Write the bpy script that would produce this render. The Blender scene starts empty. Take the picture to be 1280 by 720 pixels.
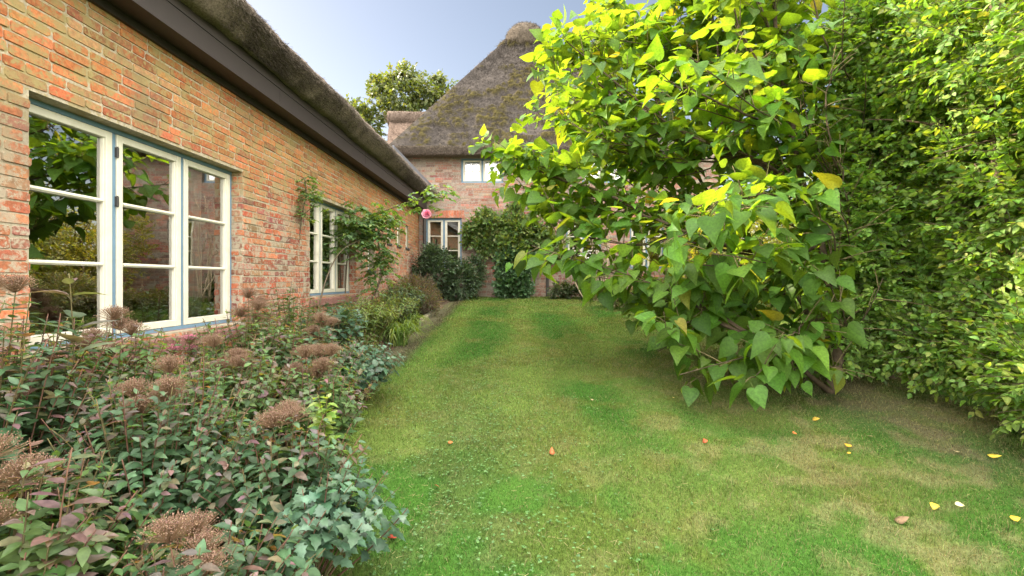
import bpy, math, numpy as np
from mathutils import Vector
C = bpy.context.scene.collection
SC = bpy.context.scene
rng = np.random.default_rng(7)
PI = math.pi
F = 577.0

# ------------------------------------------------------------------ camera, sky, sun, exposure
cam = bpy.data.cameras.new('camera'); cam_o = bpy.data.objects.new('camera', cam); C.objects.link(cam_o)
cam_o.location = (0, 0, 1.35); cam_o.rotation_euler = (math.radians(90), 0, 0)
cam.sensor_width = 36; cam.lens = 36 * F / 1280; cam.shift_x = -15 / 1280; cam.shift_y = -10 / 1280
cam.clip_start = .05; cam.clip_end = 3000
SC.camera = cam_o
SKY_FRONT = (.60, .485, .40, 1); FILL_CLOUD = (14.5, 13.8, 12.7, 1)
SUN = Vector((-1.0, .27, .64)).normalized()
world = bpy.data.worlds.new("World"); SC.world = world; world.use_nodes = True
wn = world.node_tree
sky = wn.nodes.new('ShaderNodeTexSky'); sky.sky_type = 'NISHITA'; sky.sun_disc = False
sky.sun_elevation = math.asin(SUN.z); sky.sun_rotation = math.atan2(SUN.x, SUN.y)
sky.air_density = 1.0; sky.dust_density = 1.0; sky.ozone_density = 1.0
# added bright cloud, unseen overhead and behind, fills the shade; dimmed blue sky ahead
def WN(t, **k):
    n = wn.nodes.new(t)
    for a, b in k.items(): setattr(n, a, b)
    return n
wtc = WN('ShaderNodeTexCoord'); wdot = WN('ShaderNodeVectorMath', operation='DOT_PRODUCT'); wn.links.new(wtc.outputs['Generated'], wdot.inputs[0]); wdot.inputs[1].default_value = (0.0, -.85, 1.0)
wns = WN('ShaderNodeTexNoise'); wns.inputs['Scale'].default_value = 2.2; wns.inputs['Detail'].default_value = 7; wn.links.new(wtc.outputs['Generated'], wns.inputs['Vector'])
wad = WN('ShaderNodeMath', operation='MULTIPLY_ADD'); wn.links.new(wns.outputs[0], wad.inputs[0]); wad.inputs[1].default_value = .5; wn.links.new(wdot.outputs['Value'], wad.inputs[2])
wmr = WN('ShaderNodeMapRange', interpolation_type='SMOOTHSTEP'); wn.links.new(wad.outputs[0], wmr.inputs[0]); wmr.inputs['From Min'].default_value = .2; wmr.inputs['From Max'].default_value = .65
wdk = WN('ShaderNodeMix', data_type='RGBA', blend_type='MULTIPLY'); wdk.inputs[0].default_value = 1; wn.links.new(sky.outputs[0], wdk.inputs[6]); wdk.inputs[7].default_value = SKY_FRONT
wmx = WN('ShaderNodeMix', data_type='RGBA'); wn.links.new(wmr.outputs[0], wmx.inputs[0]); wn.links.new(wdk.outputs[2], wmx.inputs[6]); wmx.inputs[7].default_value = FILL_CLOUD
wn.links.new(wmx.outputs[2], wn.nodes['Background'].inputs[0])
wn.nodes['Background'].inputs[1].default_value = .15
sl = bpy.data.lights.new('sun', 'SUN'); sl.energy = 4.4; sl.angle = math.radians(.6); sl.color = (1, .86, .66)
sl_o = bpy.data.objects.new('sun', sl); C.objects.link(sl_o); sl_o.rotation_euler = (-SUN).to_track_quat('-Z', 'Y').to_euler()
sl_o.location = (-20, 8, 20)
SC.view_settings.view_transform = 'Standard'; SC.view_settings.look = 'None'
SC.view_settings.exposure = 1.9; SC.view_settings.gamma = 1
SC.view_settings.use_curve_mapping = False
SC.render.engine = 'CYCLES'
SC.cycles.use_denoising = True; SC.cycles.max_bounces = 8; SC.cycles.diffuse_bounces = 4
SC.cycles.transmission_bounces = 6; SC.cycles.transparent_max_bounces = 12
SC.cycles.sample_clamp_indirect = 6

# ------------------------------------------------------------------ helpers
def at(px, py, Y): return np.array([(px - 655) / F * Y, Y, 1.35 + (350 - py) / F * Y])
def gz(y):
    t = np.clip((np.asarray(y, float) - 1.2) / 11.0, 0, 1)
    return .9 * t ** 1.15
def unproject(px, py):
    lo, hi = 1.2, 13.0
    for _ in range(50):
        m = (lo + hi) / 2
        if 1.35 + (350 - py) / F * m > gz(m): lo = m
        else: hi = m
    return np.array([(px - 655) / F * lo, lo, float(gz(lo))])
def unit(a): return a / np.maximum(np.linalg.norm(a, axis=-1, keepdims=True), 1e-9)
def _h(i, seed):
    i = i.astype(np.int64)
    n = (i[..., 0] * 374761393 + i[..., 1] * 668265263 + (i[..., 2] * 1274126177 if i.shape[-1] > 2 else 0) + seed * 1442695041) & 0x7fffffff
    n = ((n ^ (n >> 7)) * 1274126177) & 0x7fffffff
    return ((n ^ (n >> 8)) & 0xffff) / 65535.0
def vnoise(P, seed=0):
    P = np.asarray(P, float); i = np.floor(P); f = P - i; f = f * f * (3 - 2 * f); d = P.shape[-1]
    out = 0
    for c in range(2 ** d):
        off = np.array([(c >> k) & 1 for k in range(d)])
        w = np.prod(np.where(off, f, 1 - f), axis=-1)
        out = out + w * _h(i + off, seed)
    return out
def fbm(P, seed=0, o=4):
    s = 0; a = .5; t = 0; P = np.asarray(P, float)
    for k in range(o):
        s = s + a * vnoise(P * 2 ** k + 17.3 * k, seed + k); t += a; a *= .5
    return s / t
def sstep(a, b, x): t = np.clip((x - a) / (b - a), 0, 1); return t * t * (3 - 2 * t)
def mixc(a, b, t): t = np.asarray(t)[..., None]; return np.asarray(a) * (1 - t) + np.asarray(b) * t

class MB:
    def __init__(s): s.V = []; s.L = []; s.T = []; s.K = []; s.n = 0
    def add(s, V, loops, tot, col=(1, 1, 1)):
        V = np.asarray(V, float).reshape(-1, 3)
        col = np.asarray(col, float)
        if col.ndim == 1: col = np.tile(col, (len(V), 1))
        s.V.append(V); s.L.append(np.asarray(loops, np.int64).ravel() + s.n); s.T.append(np.asarray(tot, np.int64).ravel()); s.K.append(col); s.n += len(V)
    def polys(s, V, faces, col=(1, 1, 1)):
        s.add(V, [i for f in faces for i in f], [len(f) for f in faces], col)
    def grid(s, P, col=(1, 1, 1)):
        a, b = P.shape[:2]; i = np.arange(a * b).reshape(a, b)
        q = np.stack([i[:-1, :-1], i[1:, :-1], i[1:, 1:], i[:-1, 1:]], -1).reshape(-1, 4)
        if np.ndim(col) == 3: col = np.asarray(col).reshape(-1, 3)
        s.add(P.reshape(-1, 3), q, np.full(len(q), 4), col)
    def box(s, o, ax, lo, hi, col=(1, 1, 1)):
        o = np.asarray(o, float); ax = np.asarray(ax, float)
        c = np.array([[(hi if (k >> j) & 1 else lo)[j] for j in range(3)] for k in range(8)])
        V = o + c @ ax
        f = [(0, 2, 3, 1), (4, 5, 7, 6), (0, 1, 5, 4), (2, 6, 7, 3), (0, 4, 6, 2), (1, 3, 7, 5)]
        if np.dot(np.cross(ax[0], ax[1]), ax[2]) < 0: f = [q[::-1] for q in f]
        s.polys(V, f, col)
    def tube(s, pts, r0, r1, n=6, col=(1, 1, 1), cap=True):
        P = np.asarray(pts, float); m = len(P)
        R = np.linspace(r0, r1, m) if np.ndim(r0) == 0 else np.asarray(r0)
        t = unit(np.gradient(P, axis=0))
        ref = np.array([0, 0, 1.]) if abs(t[0][2]) < .9 else np.array([1., 0, 0])
        a = unit(np.cross(t, ref)); b = np.cross(t, a)
        th = np.arange(n) * 2 * PI / n
        V = P[:, None] + R[:, None, None] * (np.cos(th)[None, :, None] * a[:, None] + np.sin(th)[None, :, None] * b[:, None])
        i = np.arange(m * n).reshape(m, n); j = np.roll(i, -1, 1)
        q = np.stack([i[:-1], j[:-1], j[1:], i[1:]], -1).reshape(-1, 4)
        L = list(q.ravel()); T = [4] * len(q)
        if cap: L += list(i[-1]) + list(i[0][::-1]); T += [n, n]
        s.add(V.reshape(-1, 3), L, T, col)
    def segs(s, A, B, r, col=(1, 1, 1)):
        A = np.asarray(A); B = np.asarray(B); N = len(A)
        if N == 0: return
        t = unit(B - A); a = unit(np.cross(t, np.array([.31, .22, .92]))); b = np.cross(t, a)
        r = np.broadcast_to(np.asarray(r, float), (N,))[:, None]
        k = [(1, 0), (-.5, .87), (-.5, -.87)]
        V = np.stack([A + r * (x * a + y * b) for x, y in k] + [B + .6 * r * (x * a + y * b) for x, y in k], 1)
        q = np.array([0, 1, 4, 3, 1, 2, 5, 4, 2, 0, 3, 5])
        col = np.asarray(col, float)
        if col.ndim == 2: col = np.repeat(col, 6, 0)
        s.add(V.reshape(-1, 3), (q[None] + 6 * np.arange(N)[:, None]), np.full(3 * N, 4), col)
    def inst(s, tm, P, D, U, S, col, curl=None, wid=None):
        tv, tl, tt = tm; P = np.asarray(P, float); N = len(P)
        if N == 0: return
        D = unit(np.asarray(D, float)); U = np.asarray(U, float)
        U = unit(U - (U * D).sum(-1, keepdims=True) * D); W = np.cross(U, D)
        S = np.broadcast_to(np.asarray(S, float), (N,))[:, None, None]
        w = tv[None, :, 2] * (1 if curl is None else np.asarray(curl)[:, None])
        v = tv[None, :, 1] * (1 if wid is None else np.asarray(wid)[:, None])
        V = P[:, None] + S * (tv[None, :, 0, None] * D[:, None] + v[..., None] * W[:, None] + w[..., None] * U[:, None])
        k = len(tv)
        col = np.asarray(col, float)
        if col.ndim == 1: col = np.tile(col, (N, 1))
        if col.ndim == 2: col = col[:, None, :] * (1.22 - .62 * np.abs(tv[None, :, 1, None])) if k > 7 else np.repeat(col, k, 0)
        s.add(V.reshape(-1, 3), tl[None] + k * np.arange(N)[:, None], np.tile(tt, N), col.reshape(-1, 3))
    def build(s, name, mat, parent=None, smooth=False, origin=None):
        V = np.concatenate(s.V); L = np.concatenate(s.L); T = np.concatenate(s.T); K = np.concatenate(s.K)
        o0 = np.zeros(3)
        if parent is not None:
            p = parent
            while p: o0 = o0 + np.array(p.location); p = p.parent
        elif origin is not None: o0 = np.asarray(origin, float)
        me = bpy.data.meshes.new(name)
        me.vertices.add(len(V)); me.vertices.foreach_set('co', (V - o0).astype(np.float32).ravel())
        me.loops.add(len(L)); me.loops.foreach_set('vertex_index', L.astype(np.int32))
        me.polygons.add(len(T)); st = np.concatenate([[0], np.cumsum(T)[:-1]])
        me.polygons.foreach_set('loop_start', st.astype(np.int32))
        try: me.polygons.foreach_set('loop_total', T.astype(np.int32))
        except Exception: pass
        me.polygons.foreach_set('use_smooth', np.full(len(T), bool(smooth)))
        ca = me.color_attributes.new('Col', 'FLOAT_COLOR', 'POINT')
        ca.data.foreach_set('color', np.concatenate([K, np.ones((len(K), 1))], 1).astype(np.float32).ravel())
        me.materials.append(mat); me.update(calc_edges=True); me.validate()
        o = bpy.data.objects.new(name, me); C.objects.link(o)
        if parent is not None: o.parent = parent
        elif origin is not None: o.location = o0
        return o
def tag(o, label=None, cat=None, group=None, kind=None):
    if label: o['label'] = label
    if cat: o['category'] = cat
    if group: o['group'] = group
    if kind: o['kind'] = kind
    return o
def thing(name, label, cat, loc, group=None):
    o = bpy.data.objects.new(name, None); C.objects.link(o); o.location = [float(v) for v in loc]; o.empty_display_size = .1
    return tag(o, label, cat, group)
def bevel(o, w, seg=2):
    m = o.modifiers.new('bevel', 'BEVEL'); m.width = w; m.segments = seg; m.limit_method = 'ANGLE'; m.angle_limit = math.radians(40)
    return o

# ---- materials
def newmat(name):
    m = bpy.data.materials.new(name); m.use_nodes = True; nt = m.node_tree; nt.nodes.clear()
    out = nt.nodes.new('ShaderNodeOutputMaterial'); return m, nt, out
def N(nt, t, **kw):
    n = nt.nodes.new(t)
    for k, v in kw.items():
        if k.startswith('i_'): n.inputs[k[2:].replace('_', ' ')].default_value = v
        else: setattr(n, k, v)
    return n
def vcol_mat(name, rough=.85, spec=.2, nscale=40, namt=.3, bump=0, bscale=80, bdist=.01, stretch=None):
    m, nt, out = newmat(name)
    a = N(nt, 'ShaderNodeAttribute', attribute_name='Col')
    tc = N(nt, 'ShaderNodeTexCoord'); src = tc.outputs['Object']
    if stretch:
        mp = N(nt, 'ShaderNodeMapping'); mp.inputs['Scale'].default_value = stretch; nt.links.new(src, mp.inputs[0]); src = mp.outputs[0]
    n1 = N(nt, 'ShaderNodeTexNoise', i_Scale=nscale, i_Detail=6, i_Roughness=.65); nt.links.new(src, n1.inputs['Vector'])
    mr = N(nt, 'ShaderNodeMapRange'); mr.inputs['From Min'].default_value = .3; mr.inputs['From Max'].default_value = .7
    mr.inputs['To Min'].default_value = 1 - namt; mr.inputs['To Max'].default_value = 1 + namt
    nt.links.new(n1.outputs[0], mr.inputs[0])
    mx = N(nt, 'ShaderNodeVectorMath', operation='SCALE'); nt.links.new(a.outputs['Color'], mx.inputs[0]); nt.links.new(mr.outputs[0], mx.inputs['Scale'])
    p = N(nt, 'ShaderNodeBsdfPrincipled'); p.inputs['Roughness'].default_value = rough; p.inputs['Specular IOR Level'].default_value = spec
    nt.links.new(mx.outputs[0], p.inputs['Base Color']); nt.links.new(p.outputs[0], out.inputs[0])
    if bump:
        n2 = N(nt, 'ShaderNodeTexNoise', i_Scale=bscale, i_Detail=5, i_Roughness=.7); nt.links.new(src, n2.inputs['Vector'])
        b = N(nt, 'ShaderNodeBump'); b.inputs['Strength'].default_value = bump; b.inputs['Distance'].default_value = bdist
        nt.links.new(n2.outputs[0], b.inputs['Height']); nt.links.new(b.outputs[0], p.inputs['Normal'])
    return m
def leaf_mat(name, trans=.45, tint=(1.9, 1.7, .35), rough=.42, spec=.35):
    m, nt, out = newmat(name)
    a = N(nt, 'ShaderNodeAttribute', attribute_name='Col')
    tc = N(nt, 'ShaderNodeTexCoord')
    n1 = N(nt, 'ShaderNodeTexNoise', i_Scale=55, i_Detail=3); nt.links.new(tc.outputs['Object'], n1.inputs['Vector'])
    mr = N(nt, 'ShaderNodeMapRange'); mr.inputs['From Min'].default_value = .3; mr.inputs['From Max'].default_value = .7
    mr.inputs['To Min'].default_value = .75; mr.inputs['To Max'].default_value = 1.25; nt.links.new(n1.outputs[0], mr.inputs[0])
    mx = N(nt, 'ShaderNodeVectorMath', operation='SCALE'); nt.links.new(a.outputs['Color'], mx.inputs[0]); nt.links.new(mr.outputs[0], mx.inputs['Scale'])
    p = N(nt, 'ShaderNodeBsdfPrincipled'); p.inputs['Roughness'].default_value = rough; p.inputs['Specular IOR Level'].default_value = spec
    nt.links.new(mx.outputs[0], p.inputs['Base Color'])
    tm = N(nt, 'ShaderNodeVectorMath', operation='MULTIPLY'); nt.links.new(mx.outputs[0], tm.inputs[0]); tm.inputs[1].default_value = tint
    t = N(nt, 'ShaderNodeBsdfTranslucent'); nt.links.new(tm.outputs[0], t.inputs[0])
    ms = N(nt, 'ShaderNodeMixShader'); ms.inputs[0].default_value = trans
    nt.links.new(p.outputs[0], ms.inputs[1]); nt.links.new(t.outputs[0], ms.inputs[2]); nt.links.new(ms.outputs[0], out.inputs[0])
    return m
def brick_mat(name, mortar, smear=.5, tintc=(.30, .22, .07), tint=.35, grey=(.25, .205, .15), olive=None):
    m, nt, out = newmat(name)
    a = N(nt, 'ShaderNodeAttribute', attribute_name='Col'); tc = N(nt, 'ShaderNodeTexCoord'); o = tc.outputs['Object']
    def noise(sc, det=6, r=.65):
        n = N(nt, 'ShaderNodeTexNoise', i_Scale=sc, i_Detail=det, i_Roughness=r); nt.links.new(o, n.inputs['Vector']); return n.outputs[0]
    def ramp(f, lo, hi, t0=0, t1=1):
        mr = N(nt, 'ShaderNodeMapRange', interpolation_type='SMOOTHSTEP'); mr.inputs['From Min'].default_value = lo; mr.inputs['From Max'].default_value = hi
        mr.inputs['To Min'].default_value = t0; mr.inputs['To Max'].default_value = t1; nt.links.new(f, mr.inputs[0]); return mr.outputs[0]
    def mix(f, c1, c2):
        x = N(nt, 'ShaderNodeMix', data_type='RGBA'); nt.links.new(f, x.inputs[0])
        for k, c in ((6, c1), (7, c2)):
            if hasattr(c, 'node'): nt.links.new(c, x.inputs[k])
            else: x.inputs[k].default_value = (*c, 1)
        return x.outputs[2]
    v = N(nt, 'ShaderNodeVectorMath', operation='SCALE'); nt.links.new(a.outputs['Color'], v.inputs[0]); nt.links.new(ramp(noise(45), .3, .7, .72, 1.25), v.inputs['Scale'])
    c = mix(ramp(noise(1.3, 5), .42, .62, 0, tint), v.outputs[0], tintc)
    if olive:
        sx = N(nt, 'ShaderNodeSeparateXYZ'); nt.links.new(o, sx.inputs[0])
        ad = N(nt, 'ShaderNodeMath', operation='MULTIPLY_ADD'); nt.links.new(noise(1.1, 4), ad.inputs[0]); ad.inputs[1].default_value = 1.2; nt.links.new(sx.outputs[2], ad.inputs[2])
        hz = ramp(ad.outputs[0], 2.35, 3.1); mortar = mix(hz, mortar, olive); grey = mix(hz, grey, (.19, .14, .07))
    c = mix(ramp(noise(6.5, 10, .74), .63 - .2 * smear, .71 - .2 * smear, 0, .75), c, mortar); c = mix(ramp(noise(24, 8, .75), .66 - .2 * smear, .74 - .2 * smear, 0, .9), c, mortar)
    c = mix(ramp(noise(2.3, 6, .7), .55, .72, 0, .55), c, grey)
    c = mix(ramp(noise(.8, 6, .7), .5, .66, 0, .4), c, (.11, .09, .065))
    c = mix(ramp(noise(70, 3), .66, .74, 0, .8), c, (.06, .05, .04))
    p = N(nt, 'ShaderNodeBsdfPrincipled'); p.inputs['Roughness'].default_value = .92; p.inputs['Specular IOR Level'].default_value = .15
    nt.links.new(c, p.inputs['Base Color']); nt.links.new(p.outputs[0], out.inputs[0])
    b = N(nt, 'ShaderNodeBump'); b.inputs['Strength'].default_value = .6; b.inputs['Distance'].default_value = .006
    nt.links.new(noise(60, 6, .7), b.inputs['Height']); nt.links.new(b.outputs[0], p.inputs['Normal'])
    return m
def paint_mat(name, col, rough=.45, dirt=.25):
    m, nt, out = newmat(name)
    tc = N(nt, 'ShaderNodeTexCoord')
    n1 = N(nt, 'ShaderNodeTexNoise', i_Scale=9, i_Detail=8, i_Roughness=.7); nt.links.new(tc.outputs['Object'], n1.inputs['Vector'])
    mr = N(nt, 'ShaderNodeMapRange'); mr.inputs['From Min'].default_value = .35; mr.inputs['From Max'].default_value = .75; mr.inputs['To Max'].default_value = dirt; nt.links.new(n1.outputs[0], mr.inputs[0])
    x = N(nt, 'ShaderNodeMix', data_type='RGBA'); nt.links.new(mr.outputs[0], x.inputs[0]); x.inputs[6].default_value = (*col, 1); x.inputs[7].default_value = (col[0] * .45, col[1] * .42, col[2] * .36, 1)
    p = N(nt, 'ShaderNodeBsdfPrincipled'); p.inputs['Roughness'].default_value = rough; nt.links.new(x.outputs[2], p.inputs['Base Color'])
    b = N(nt, 'ShaderNodeBump'); b.inputs['Strength'].default_value = .2; b.inputs['Distance'].default_value = .003; nt.links.new(n1.outputs[0], b.inputs['Height']); nt.links.new(b.outputs[0], p.inputs['Normal'])
    nt.links.new(p.outputs[0], out.inputs[0]); return m
def glass_mat(name, ior=1.75):
    m, nt, out = newmat(name)
    tc = N(nt, 'ShaderNodeTexCoord'); n1 = N(nt, 'ShaderNodeTexNoise', i_Scale=3.0, i_Detail=1); nt.links.new(tc.outputs['Object'], n1.inputs['Vector'])
    b = N(nt, 'ShaderNodeBump'); b.inputs['Strength'].default_value = .07; b.inputs['Distance'].default_value = .01; nt.links.new(n1.outputs[0], b.inputs['Height'])
    f = N(nt, 'ShaderNodeFresnel'); f.inputs[0].default_value = ior
    g = N(nt, 'ShaderNodeBsdfGlossy'); g.inputs['Roughness'].default_value = 0; nt.links.new(b.outputs[0], g.inputs['Normal'])
    t = N(nt, 'ShaderNodeBsdfTransparent'); t.inputs[0].default_value = (.82, .86, .83, 1)
    ms = N(nt, 'ShaderNodeMixShader'); mu = N(nt, 'ShaderNodeMath', operation='MULTIPLY_ADD'); mu.inputs[1].default_value = 2.8; mu.inputs[2].default_value = .2; mu.use_clamp = True
    nt.links.new(f.outputs[0], mu.inputs[0]); nt.links.new(mu.outputs[0], ms.inputs[0])
    nt.links.new(t.outputs[0], ms.inputs[1]); nt.links.new(g.outputs[0], ms.inputs[2]); nt.links.new(ms.outputs[0], out.inputs[0])
    return m
M = dict(
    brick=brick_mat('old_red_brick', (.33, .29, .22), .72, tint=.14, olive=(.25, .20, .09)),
    brick2=brick_mat('weathered_brick', (.30, .265, .225), .6, (.28, .245, .2), .2, (.28, .245, .215)),
    thatch=vcol_mat('thatch', .97, .05, 26, .45, .7, 90, .02),
    thatch_w=vcol_mat('thatch_eave', .97, .05, 60, .5, .7, 140, .012),
    white=paint_mat('off_white_paint', (.58, .555, .47), .45, .3), blue=paint_mat('blue_grey_paint', (.13, .22, .31), .5, .35),
    brown=paint_mat('dark_brown_board', (.022, .015, .0145), .55, .3), brown2=paint_mat('brown_fascia_board', (.026, .018, .0165), .6, .3),
    zinc=paint_mat('zinc_sheet', (.11, .115, .14), .5, .4), iron=paint_mat('dark_iron', (.04, .036, .034), .6, .4),
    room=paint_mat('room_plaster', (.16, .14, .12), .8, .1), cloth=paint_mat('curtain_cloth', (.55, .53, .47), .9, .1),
    sill=paint_mat('sill_brick', (.21, .10, .085), .9, .6), blind=paint_mat('white_blind', (.75, .77, .8), .6, .1),
    glass=glass_mat('window_glass'),
    bark=vcol_mat('bark', .9, .15, 30, .4, .6, 60, .01), soil=vcol_mat('soil', .98, .05, 25, .5, .8, 50, .03),
    ground=vcol_mat('ground', .98, .03, 60, .35, .6, 90, .015), grass=leaf_mat('grass_blade', .3, (1.3, 1.25, .6), .6, .15),
    leaf=leaf_mat('soft_leaf'), bigleaf=leaf_mat('large_soft_leaf', .54, (3.0, 2.05, .42), .5, .25),
    hedgeleaf=leaf_mat('hedge_leaf', .42, (2.0, 1.85, .35), .42, .3), gloss=leaf_mat('waxy_leaf', .25, (1.5, 1.6, .5), .38, .4),
    dry=vcol_mat('dry_flower', .95, .05, 90, .3), petal=leaf_mat('petal', .35, (1.2, .9, 1.0), .6, .2),
    stone=vcol_mat('edging_stone', .95, .1, 14, .5, .7, 30, .02), dead=leaf_mat('fallen_leaf', .2, (1.3, 1, .5), .7, .15))

# ---- leaf templates
def template(half, ribs, faces_half, fold=.12, droop=.25):
    # half: outline (u,v) base..tip ; ribs: (u)
    b = [(0, 0)]; V = [(0, 0)] + [(u, 0) for u in ribs] + [(1, 0)]
    nr = len(V); L = [(u, v) for u, v in half]; V2 = V + L + [(u, -v) for u, v in L]
    nl = len(L); arr = np.array([(u, v, fold * abs(v) - droop * max(u, 0) ** 2) for u, v in V2])
    fs = []
    for f in faces_half:
        idx = [(k if isinstance(k, int) else nr + int(k[1:])) for k in f]
        fs.append(idx)
        fs.append([(k if isinstance(k, int) else nr + nl + int(k[1:])) for k in f][::-1])
    return arr, np.array([i for f in fs for i in f]), np.array([len(f) for f in fs])
HEART = template([(-.10, .17), (-.05, .34), (.10, .46), (.30, .46), (.53, .35), (.76, .17)], [.12, .32, .55, .77],
                 [(0, 1, 'h2', 'h1', 'h0'), (1, 2, 'h3', 'h2'), (2, 3, 'h4', 'h3'), (3, 4, 'h5', 'h4'), (4, 5, 'h5')], .22, .3)
OVATE = template([(.14, .19), (.40, .29), (.70, .19)], [.35, .68], [(0, 1, 'h1', 'h0'), (1, 2, 'h2', 'h1'), (2, 3, 'h2')], .25, .22)
LANCE = template([(.2, .13), (.5, .16), (.8, .08)], [.35, .7], [(0, 1, 'h1', 'h0'), (1, 2, 'h2', 'h1'), (2, 3, 'h2')], .3, .3)
SIMPLE = template([(.35, .27)], [.5], [(0, 1, 'h0'), (1, 2, 'h0')], .2, .15)
def _lob():
    half = [(.08, .10), (.16, .30), (.30, .20), (.42, .40), (.55, .22), (.72, .24), (.80, .12)]
    return template(half, [.25, .5, .75], [(0, 1, 'h2', 'h1', 'h0'), (1, 2, 'h4', 'h3', 'h2'), (2, 3, 'h6', 'h5', 'h4'), (3, 4, 'h6')], .18, .25)
LOBED = _lob()
_o = np.array([(1, 0, 0), (-1, 0, 0), (0, 1, 0), (0, -1, 0), (0, 0, 1), (0, 0, -1)], float)
OCTA = (_o, np.array([0, 2, 4, 2, 1, 4, 1, 3, 4, 3, 0, 4, 2, 0, 5, 1, 2, 5, 3, 1, 5, 0, 3, 5]), np.full(8, 3))
def rv(n): return unit(rng.normal(size=(n, 3)))
def pal(cols, n, jit=.15):
    c = np.array(cols)[rng.integers(0, len(cols), n)]
    return c * (1 + jit * rng.normal(size=(n, 1))).clip(.5, 1.6) * (1 + .05 * rng.normal(size=(n, 3)))
def bez(a, b, c, n):
    t = np.linspace(0, 1, n)[:, None]; return (1 - t) ** 2 * a + 2 * t * (1 - t) * b + t * t * c

# ------------------------------------------------------------------ ground, lawn
G1 = np.array([.060, .148, .024]); G2 = np.array([.125, .182, .042]); STRAW = np.array([.265, .24, .12]); MOSS = np.array([.135, .155, .035]); EARTH = np.array([.095, .08, .055]); CLOV = np.array([.05, .115, .035])
def lawn_col(x, y):
    P = np.stack([x, y], -1)
    n1 = fbm(P * 1.1, 3, 4); n2 = fbm(P * 2.6 + 5, 11, 4); n3 = fbm(P * .55 + 9, 21, 3); n4 = fbm(P * 7, 31, 3)
    c = mixc(G1, G2, sstep(.38, .64, n1))
    stripe = .5 + .5 * np.sin((x + .35 * n3) * 5.2 + .8)
    c = mixc(c, G2 * 1.25, .7 * stripe ** 2 * sstep(2.0, 5.0, y))
    c = mixc(c, MOSS, .55 * sstep(.5, .62, n2) )
    right = sstep(.2, 2.4, x - .18 * (y - 3)) * sstep(8.5, 5.5, y)
    c = mixc(c, STRAW, np.clip((.2 + .36 * right) * sstep(.54 - .10 * right, .66 - .06 * right, .35 * n2 + .65 * n4), 0, .75))
    tree = np.exp(-(((x - 2.9) / 1.25) ** 2 + ((y - 5.0) / 1.15) ** 2)) + .8 * np.exp(-(((x - 3.25) / .4) ** 2)) * sstep(6, 4, y)
    c = mixc(c, EARTH, np.clip(tree * (.1 + 1.1 * n4), 0, .7))
    cl = np.exp(-(((x + .45) / .5) ** 2)) * sstep(6.5, 3.0, y)
    c = mixc(c, CLOV, .45 * cl * sstep(.4, .6, n2))
    edge = sstep(-1.42, -1.62, x + .12 * (n2 - .5)) * sstep(3.2, 4.6, y); c = mixc(c, EARTH * 1.1, np.clip(.9 * edge * (.5 + n4), 0, .9))
    return c, np.clip(tree, 0, 1), right
def axis(parts): return np.unique(np.concatenate(parts))
gx = axis([[-300, -120, -60, -30, -16, -9, -6, -4], np.arange(-3, 5.2, .05), [6, 7, 9, 12, 18, 30, 60, 120, 300]])
gy = axis([[-300, -120, -60, -30, -15, -8, -4, -2, -1], np.arange(0, 12.6, .05), [14, 17, 22, 30, 60, 120, 300]])
X, Y = np.meshgrid(gx, gy, indexing='ij')
def lawn_h(x, y):
    P = np.stack([x, y], -1); return gz(y) + .03 * (fbm(P * 1.7, 77, 3) - .5) + .012 * (fbm(P * 9, 78, 2) - .5)
Z = lawn_h(X, Y)
Z = np.where((X < -2.6), Z - .05, Z)
col, _, _ = lawn_col(X, Y)
mb = MB(); mb.grid(np.stack([X, Y, Z], -1), col * .8)
tag(mb.build('lawn_ground', M['ground'], smooth=True), kind='structure')
# soil of the flower bed
sx = np.arange(-2.78, -.6, .06); sy = np.arange(.3, 12.3, .06); SX, SY = np.meshgrid(sx, sy, indexing='ij')
bed_edge = lambda y: -1.83 + .85 * sstep(4.6, 2.4, y)
m = SX - bed_edge(SY) - .10 * (fbm(np.stack([SX, SY], -1) * 3, 5) - .5)
SZ = lawn_h(SX, SY) + np.clip(-m * .5, -.06, .05) + .03 * (fbm(np.stack([SX, SY], -1) * 8, 6) - .5)
SZ = np.where(m > .03, lawn_h(SX, SY) - .06, SZ)
mb = MB(); mb.grid(np.stack([SX, SY, SZ], -1), mixc((.05, .036, .026), (.10, .075, .05), fbm(np.stack([SX, SY], -1) * 12, 8)))
tag(mb.build('bed_soil', M['soil'], smooth=True), kind='structure')

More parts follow.
